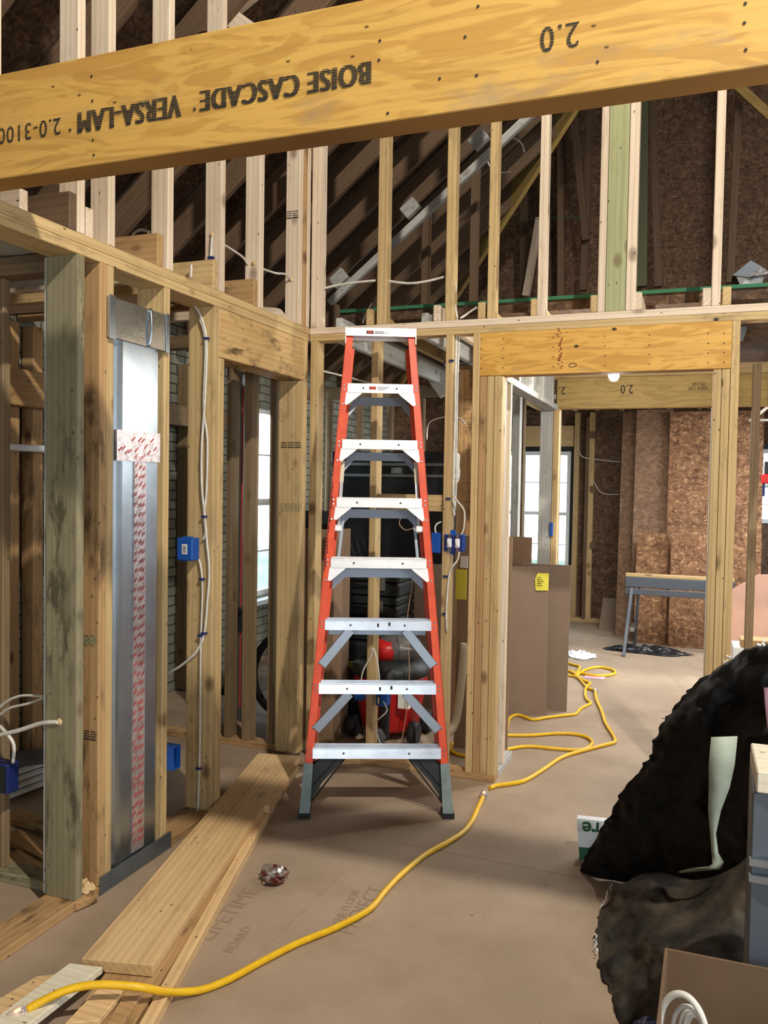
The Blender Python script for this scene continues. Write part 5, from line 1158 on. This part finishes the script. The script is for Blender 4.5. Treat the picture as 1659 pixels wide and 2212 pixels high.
rows = [
    [T(1385, 1888, 3.02), T(1430, 1884, 2.98), T(1500, 1900, 2.85), T(1590, 1870, 2.65), T(1700, 1760, 2.60), T(1860, 1680, 2.65)],
    [T(1335, 1915, 3.02), T(1400, 1905, 2.90), T(1480, 1925, 2.80), T(1580, 1915, 2.55), T(1680, 1850, 2.50), T(1860, 1800, 2.55)],
    [fp(1298, 1965, .006), T(1370, 1960, 2.86), T(1460, 1975, 2.66), T(1560, 1985, 2.42), T(1670, 1960, 2.40), T(1860, 1950, 2.50)],
    [fp(1286, 2020, .006), T(1360, 2030, 2.72), T(1440, 2040, 2.50), T(1550, 2050, 2.30), T(1670, 2050, 2.35), T(1860, 2060, 2.45)],
    [fp(1296, 2090, .006), T(1365, 2100, 2.56), T(1440, 2110, 2.38), T(1550, 2120, 2.20), T(1670, 2120, 2.30), T(1860, 2130, 2.40)],
    [fp(1318, 2150, .006), T(1380, 2160, 2.44), T(1450, 2170, 2.28), T(1550, 2180, 2.10), T(1670, 2190, 2.25), T(1860, 2200, 2.35)],
    [fp(1350, 2230, .006), T(1400, 2240, 2.32), T(1460, 2250, 2.20), T(1550, 2260, 2.05), T(1670, 2280, 2.20), T(1860, 2290, 2.35)],
    [fp(1372, 2290, .006), T(1420, 2310, 2.20), T(1480, 2320, 2.10), T(1560, 2330, 2.00), T(1680, 2340, 2.15), T(1860, 2350, 2.30)]]
patch('lower_fold', rows, TARPD, None, None, 8, .065, 9, .004, tp, True)
# frayed pale edge stitches
mb = MB(); random.seed(17)
for cl in (((1286, 2020), (1288, 2060)), ((1325, 1906), (1300, 1960)), ((1345, 1895), (1400, 1893))):
    for i in range(14):
        u = i/13; px = cl[0][0]+(cl[1][0]-cl[0][0])*u; py = cl[0][1]+(cl[1][1]-cl[0][1])*u
        c_ = fp(px+random.uniform(-3, 3), py, .015+random.uniform(0, .01)); mb.lathe([(.0015, 0), (.0035, .003), (.0015, .006)], WPL, c_, 6)
for (px, py, t_) in ((1436, 1556, 3.12), (1440, 1568, 3.12), (1446, 1563, 3.12), (1575, 1424, 3.0), (1640, 1396, 2.86), (1648, 1388, 2.86), (1652, 1400, 2.86), (1566, 1430, 3.03), (1600, 2000-380, 2.8)):
    for i in range(3): c_ = T(px+random.uniform(-5, 5), py+random.uniform(-5, 5), t_-.01); mb.lathe([(.002, 0), (.0045, .004), (.002, .008)], WPL, c_, 6)
mb.build('frayed_edge', tp)
# pale strap
P_ = [((1536, 1592), (1592, 1590), 2.52), ((1531, 1650), (1586, 1650), 2.52), ((1531, 1700), (1575, 1700), 2.55), ((1530, 1750), (1556, 1750), 2.6), ((1535, 1800), (1545, 1800), 2.65), ((1538, 1840), (1550, 1842), 2.68), ((1540, 1866), (1562, 1862), 2.68), ((1530, 1872), (1555, 1876), 2.68), ((1500, 1874), (1520, 1880), 2.74), ((1466, 1882), (1470, 1884), 2.8)]
sp = MB().grid([[T(*a, t_-.06), T((a[0]+b[0])/2, (a[1]+b[1])/2, t_-.07), T(*b, t_-.06)] for a, b, t_ in P_], STRAP).build('pale_strap', None); m_ = sp.modifiers.new('s', 'SOLIDIFY'); m_.thickness = .003
sp.parent = tp
q = T(1655, 1500, 2.5); sp2 = MB().grid([[T(1650, 1485, 2.55), T(1675, 1485, 2.55)], [T(1652, 1520, 2.55), T(1675, 1520, 2.55)], [T(1657, 1570, 2.55), T(1675, 1570, 2.55)]], PINK).build('pink_strap', tp); m_ = sp2.modifiers.new('s', 'SOLIDIFY'); m_.thickness = .003
# shopping bag under the fabric's tip
a = fp(1246, 1850, .005)
bg = thing('shopping_bag', (a.x, a.y, 0), 'white bag with green letters sticking out under the black fabric', 'bag')
A0 = fp(1252, 1856, .0); n_ = Vector((.12, 0.03, 0)); Bt = at(1246, 1768, Y=A0.y+.03); Br = at(1310, 1775, Y=A0.y+.05)
o = MB().poly_prism([A0-a, A0+Vector((.16, .04, 0))-a, Br-a, Bt-a], (.0, .03, .004), WPL).build('bag_body', bg)
MB().poly_prism([A0-a+Vector((0, -.003, 0)), A0+Vector((.12, .027, 0))-a, A0.lerp(Bt, .3)+Vector((.12, .027, 0))-a, A0.lerp(Bt, .3)-a+Vector((0, -.003, 0))], (0, .002, 0), GREENP).build('green_band', bg)
bg.location = (a.x, a.y, 0)
for ch in bg.children: ch.location.z = a.z
bpy.context.view_layer.update()
q0 = at(1296, 1778, Y=A0.y+.018); text('re', o, q0, (-1, -.25, 0), (0, 0, -1), .085, plain('dark_green', (36, 92, 60), .6), bold=.002)
# grey metal cabinet edge at right
mc = thing('metal_stand', (T(1640, 1700, 1.75).x, T(1640, 1700, 1.75).y, 0), 'tall grey metal housing cut by the right edge', 'metal housing')
zt = at(1640, 1712, Y=mc.location.y).z
mb = MB().poly_prism([(-.012, 0, 0), (.3, .06, 0), (.3, .36, 0), (-.0, .3, 0)], (0, 0, zt), STEELP); mb.build('housing_body', mc, .003)
MB().box(-.015, .3, -.012, .0, zt-.19, zt-.175, GALV).box(-.015, .3, -.012, .0, zt-.155, zt-.14, GALV).build('metal_strap', mc)
MB().box(-.006, .25, -.008, .2, zt+.001, zt+.048, W_PL).build('wood_block', mc, .003)
# open carton
bxz = .60
BL = at(1436, 2050, Z=bxz); BR = at(1659, 2094, Z=bxz); dr = (BR-BL).normalized(); dn = Vector((dr.y, -dr.x, 0)); BR = BL+dr*.55
cbx = thing('open_carton', (BL.x, BL.y, 0), 'open cardboard box at the lower right corner with cable inside', 'box')
def wall_(a, b, nm, z1=bxz, th=.006):
    a = a-BL; b = b-BL; a.z = 0; b.z = 0; d = (b-a).normalized(); n_ = Vector((-d.y, d.x, 0))*th
    return MB().poly_prism([a, b, b+n_, a+n_], (0, 0, z1), CARDK).build(nm, cbx)
dn2 = (at(1408, 2300, Z=bxz)-BL); dn2.z = 0; dn2 = dn2.normalized()
FL, FR = BL+dn2*.42, BR+dn2*.42
wall_(BL, BR, 'back_panel'); wall_(BL, FL, 'left_panel'); wall_(BR, FR, 'right_panel'); wall_(FL, FR, 'front_panel', .45)
mb = MB().poly_prism([Vector((0, 0, .004)), BR-BL+Vector((0, 0, .004-0)), FR-BL, FL-BL], (0, 0, .004), CARD); ob = mb.build('bottom_panel', cbx)
# cable coils
cc = at(1476, 2226, T=1.57)
for i, (r_, dx, rr) in enumerate(((.085, 0, .0065), (.058, .01, .0045), (.046, .016, .0035), (.036, .02, .0035), (.027, .022, .004))):
    pts = [(cc.x+dx+r_*math.cos(q*math.pi/10)*.5, cc.y+.008*i-.02-r_*.2*math.cos(q*math.pi/10), cc.z+r_*.95*math.sin(q*math.pi/10)) for q in range(20)]
    tag(MB().tube(pts, rr, CABW, 8, 3).build('cable_coil'), ['outermost thick white cable loop in the open carton', 'second white cable loop in the open carton', 'third white cable loop in the open carton', 'fourth white cable loop in the open carton', 'smallest white cable loop in the open carton'][i], 'cable')
q = T(1400, 2160, 2.15); crumple('blue_cloth', q.x+.02, q.y-.05, .16, .16, .24, .035, NAVY, 'blue cloth between the black fabric and the open carton', 'cloth', 22)
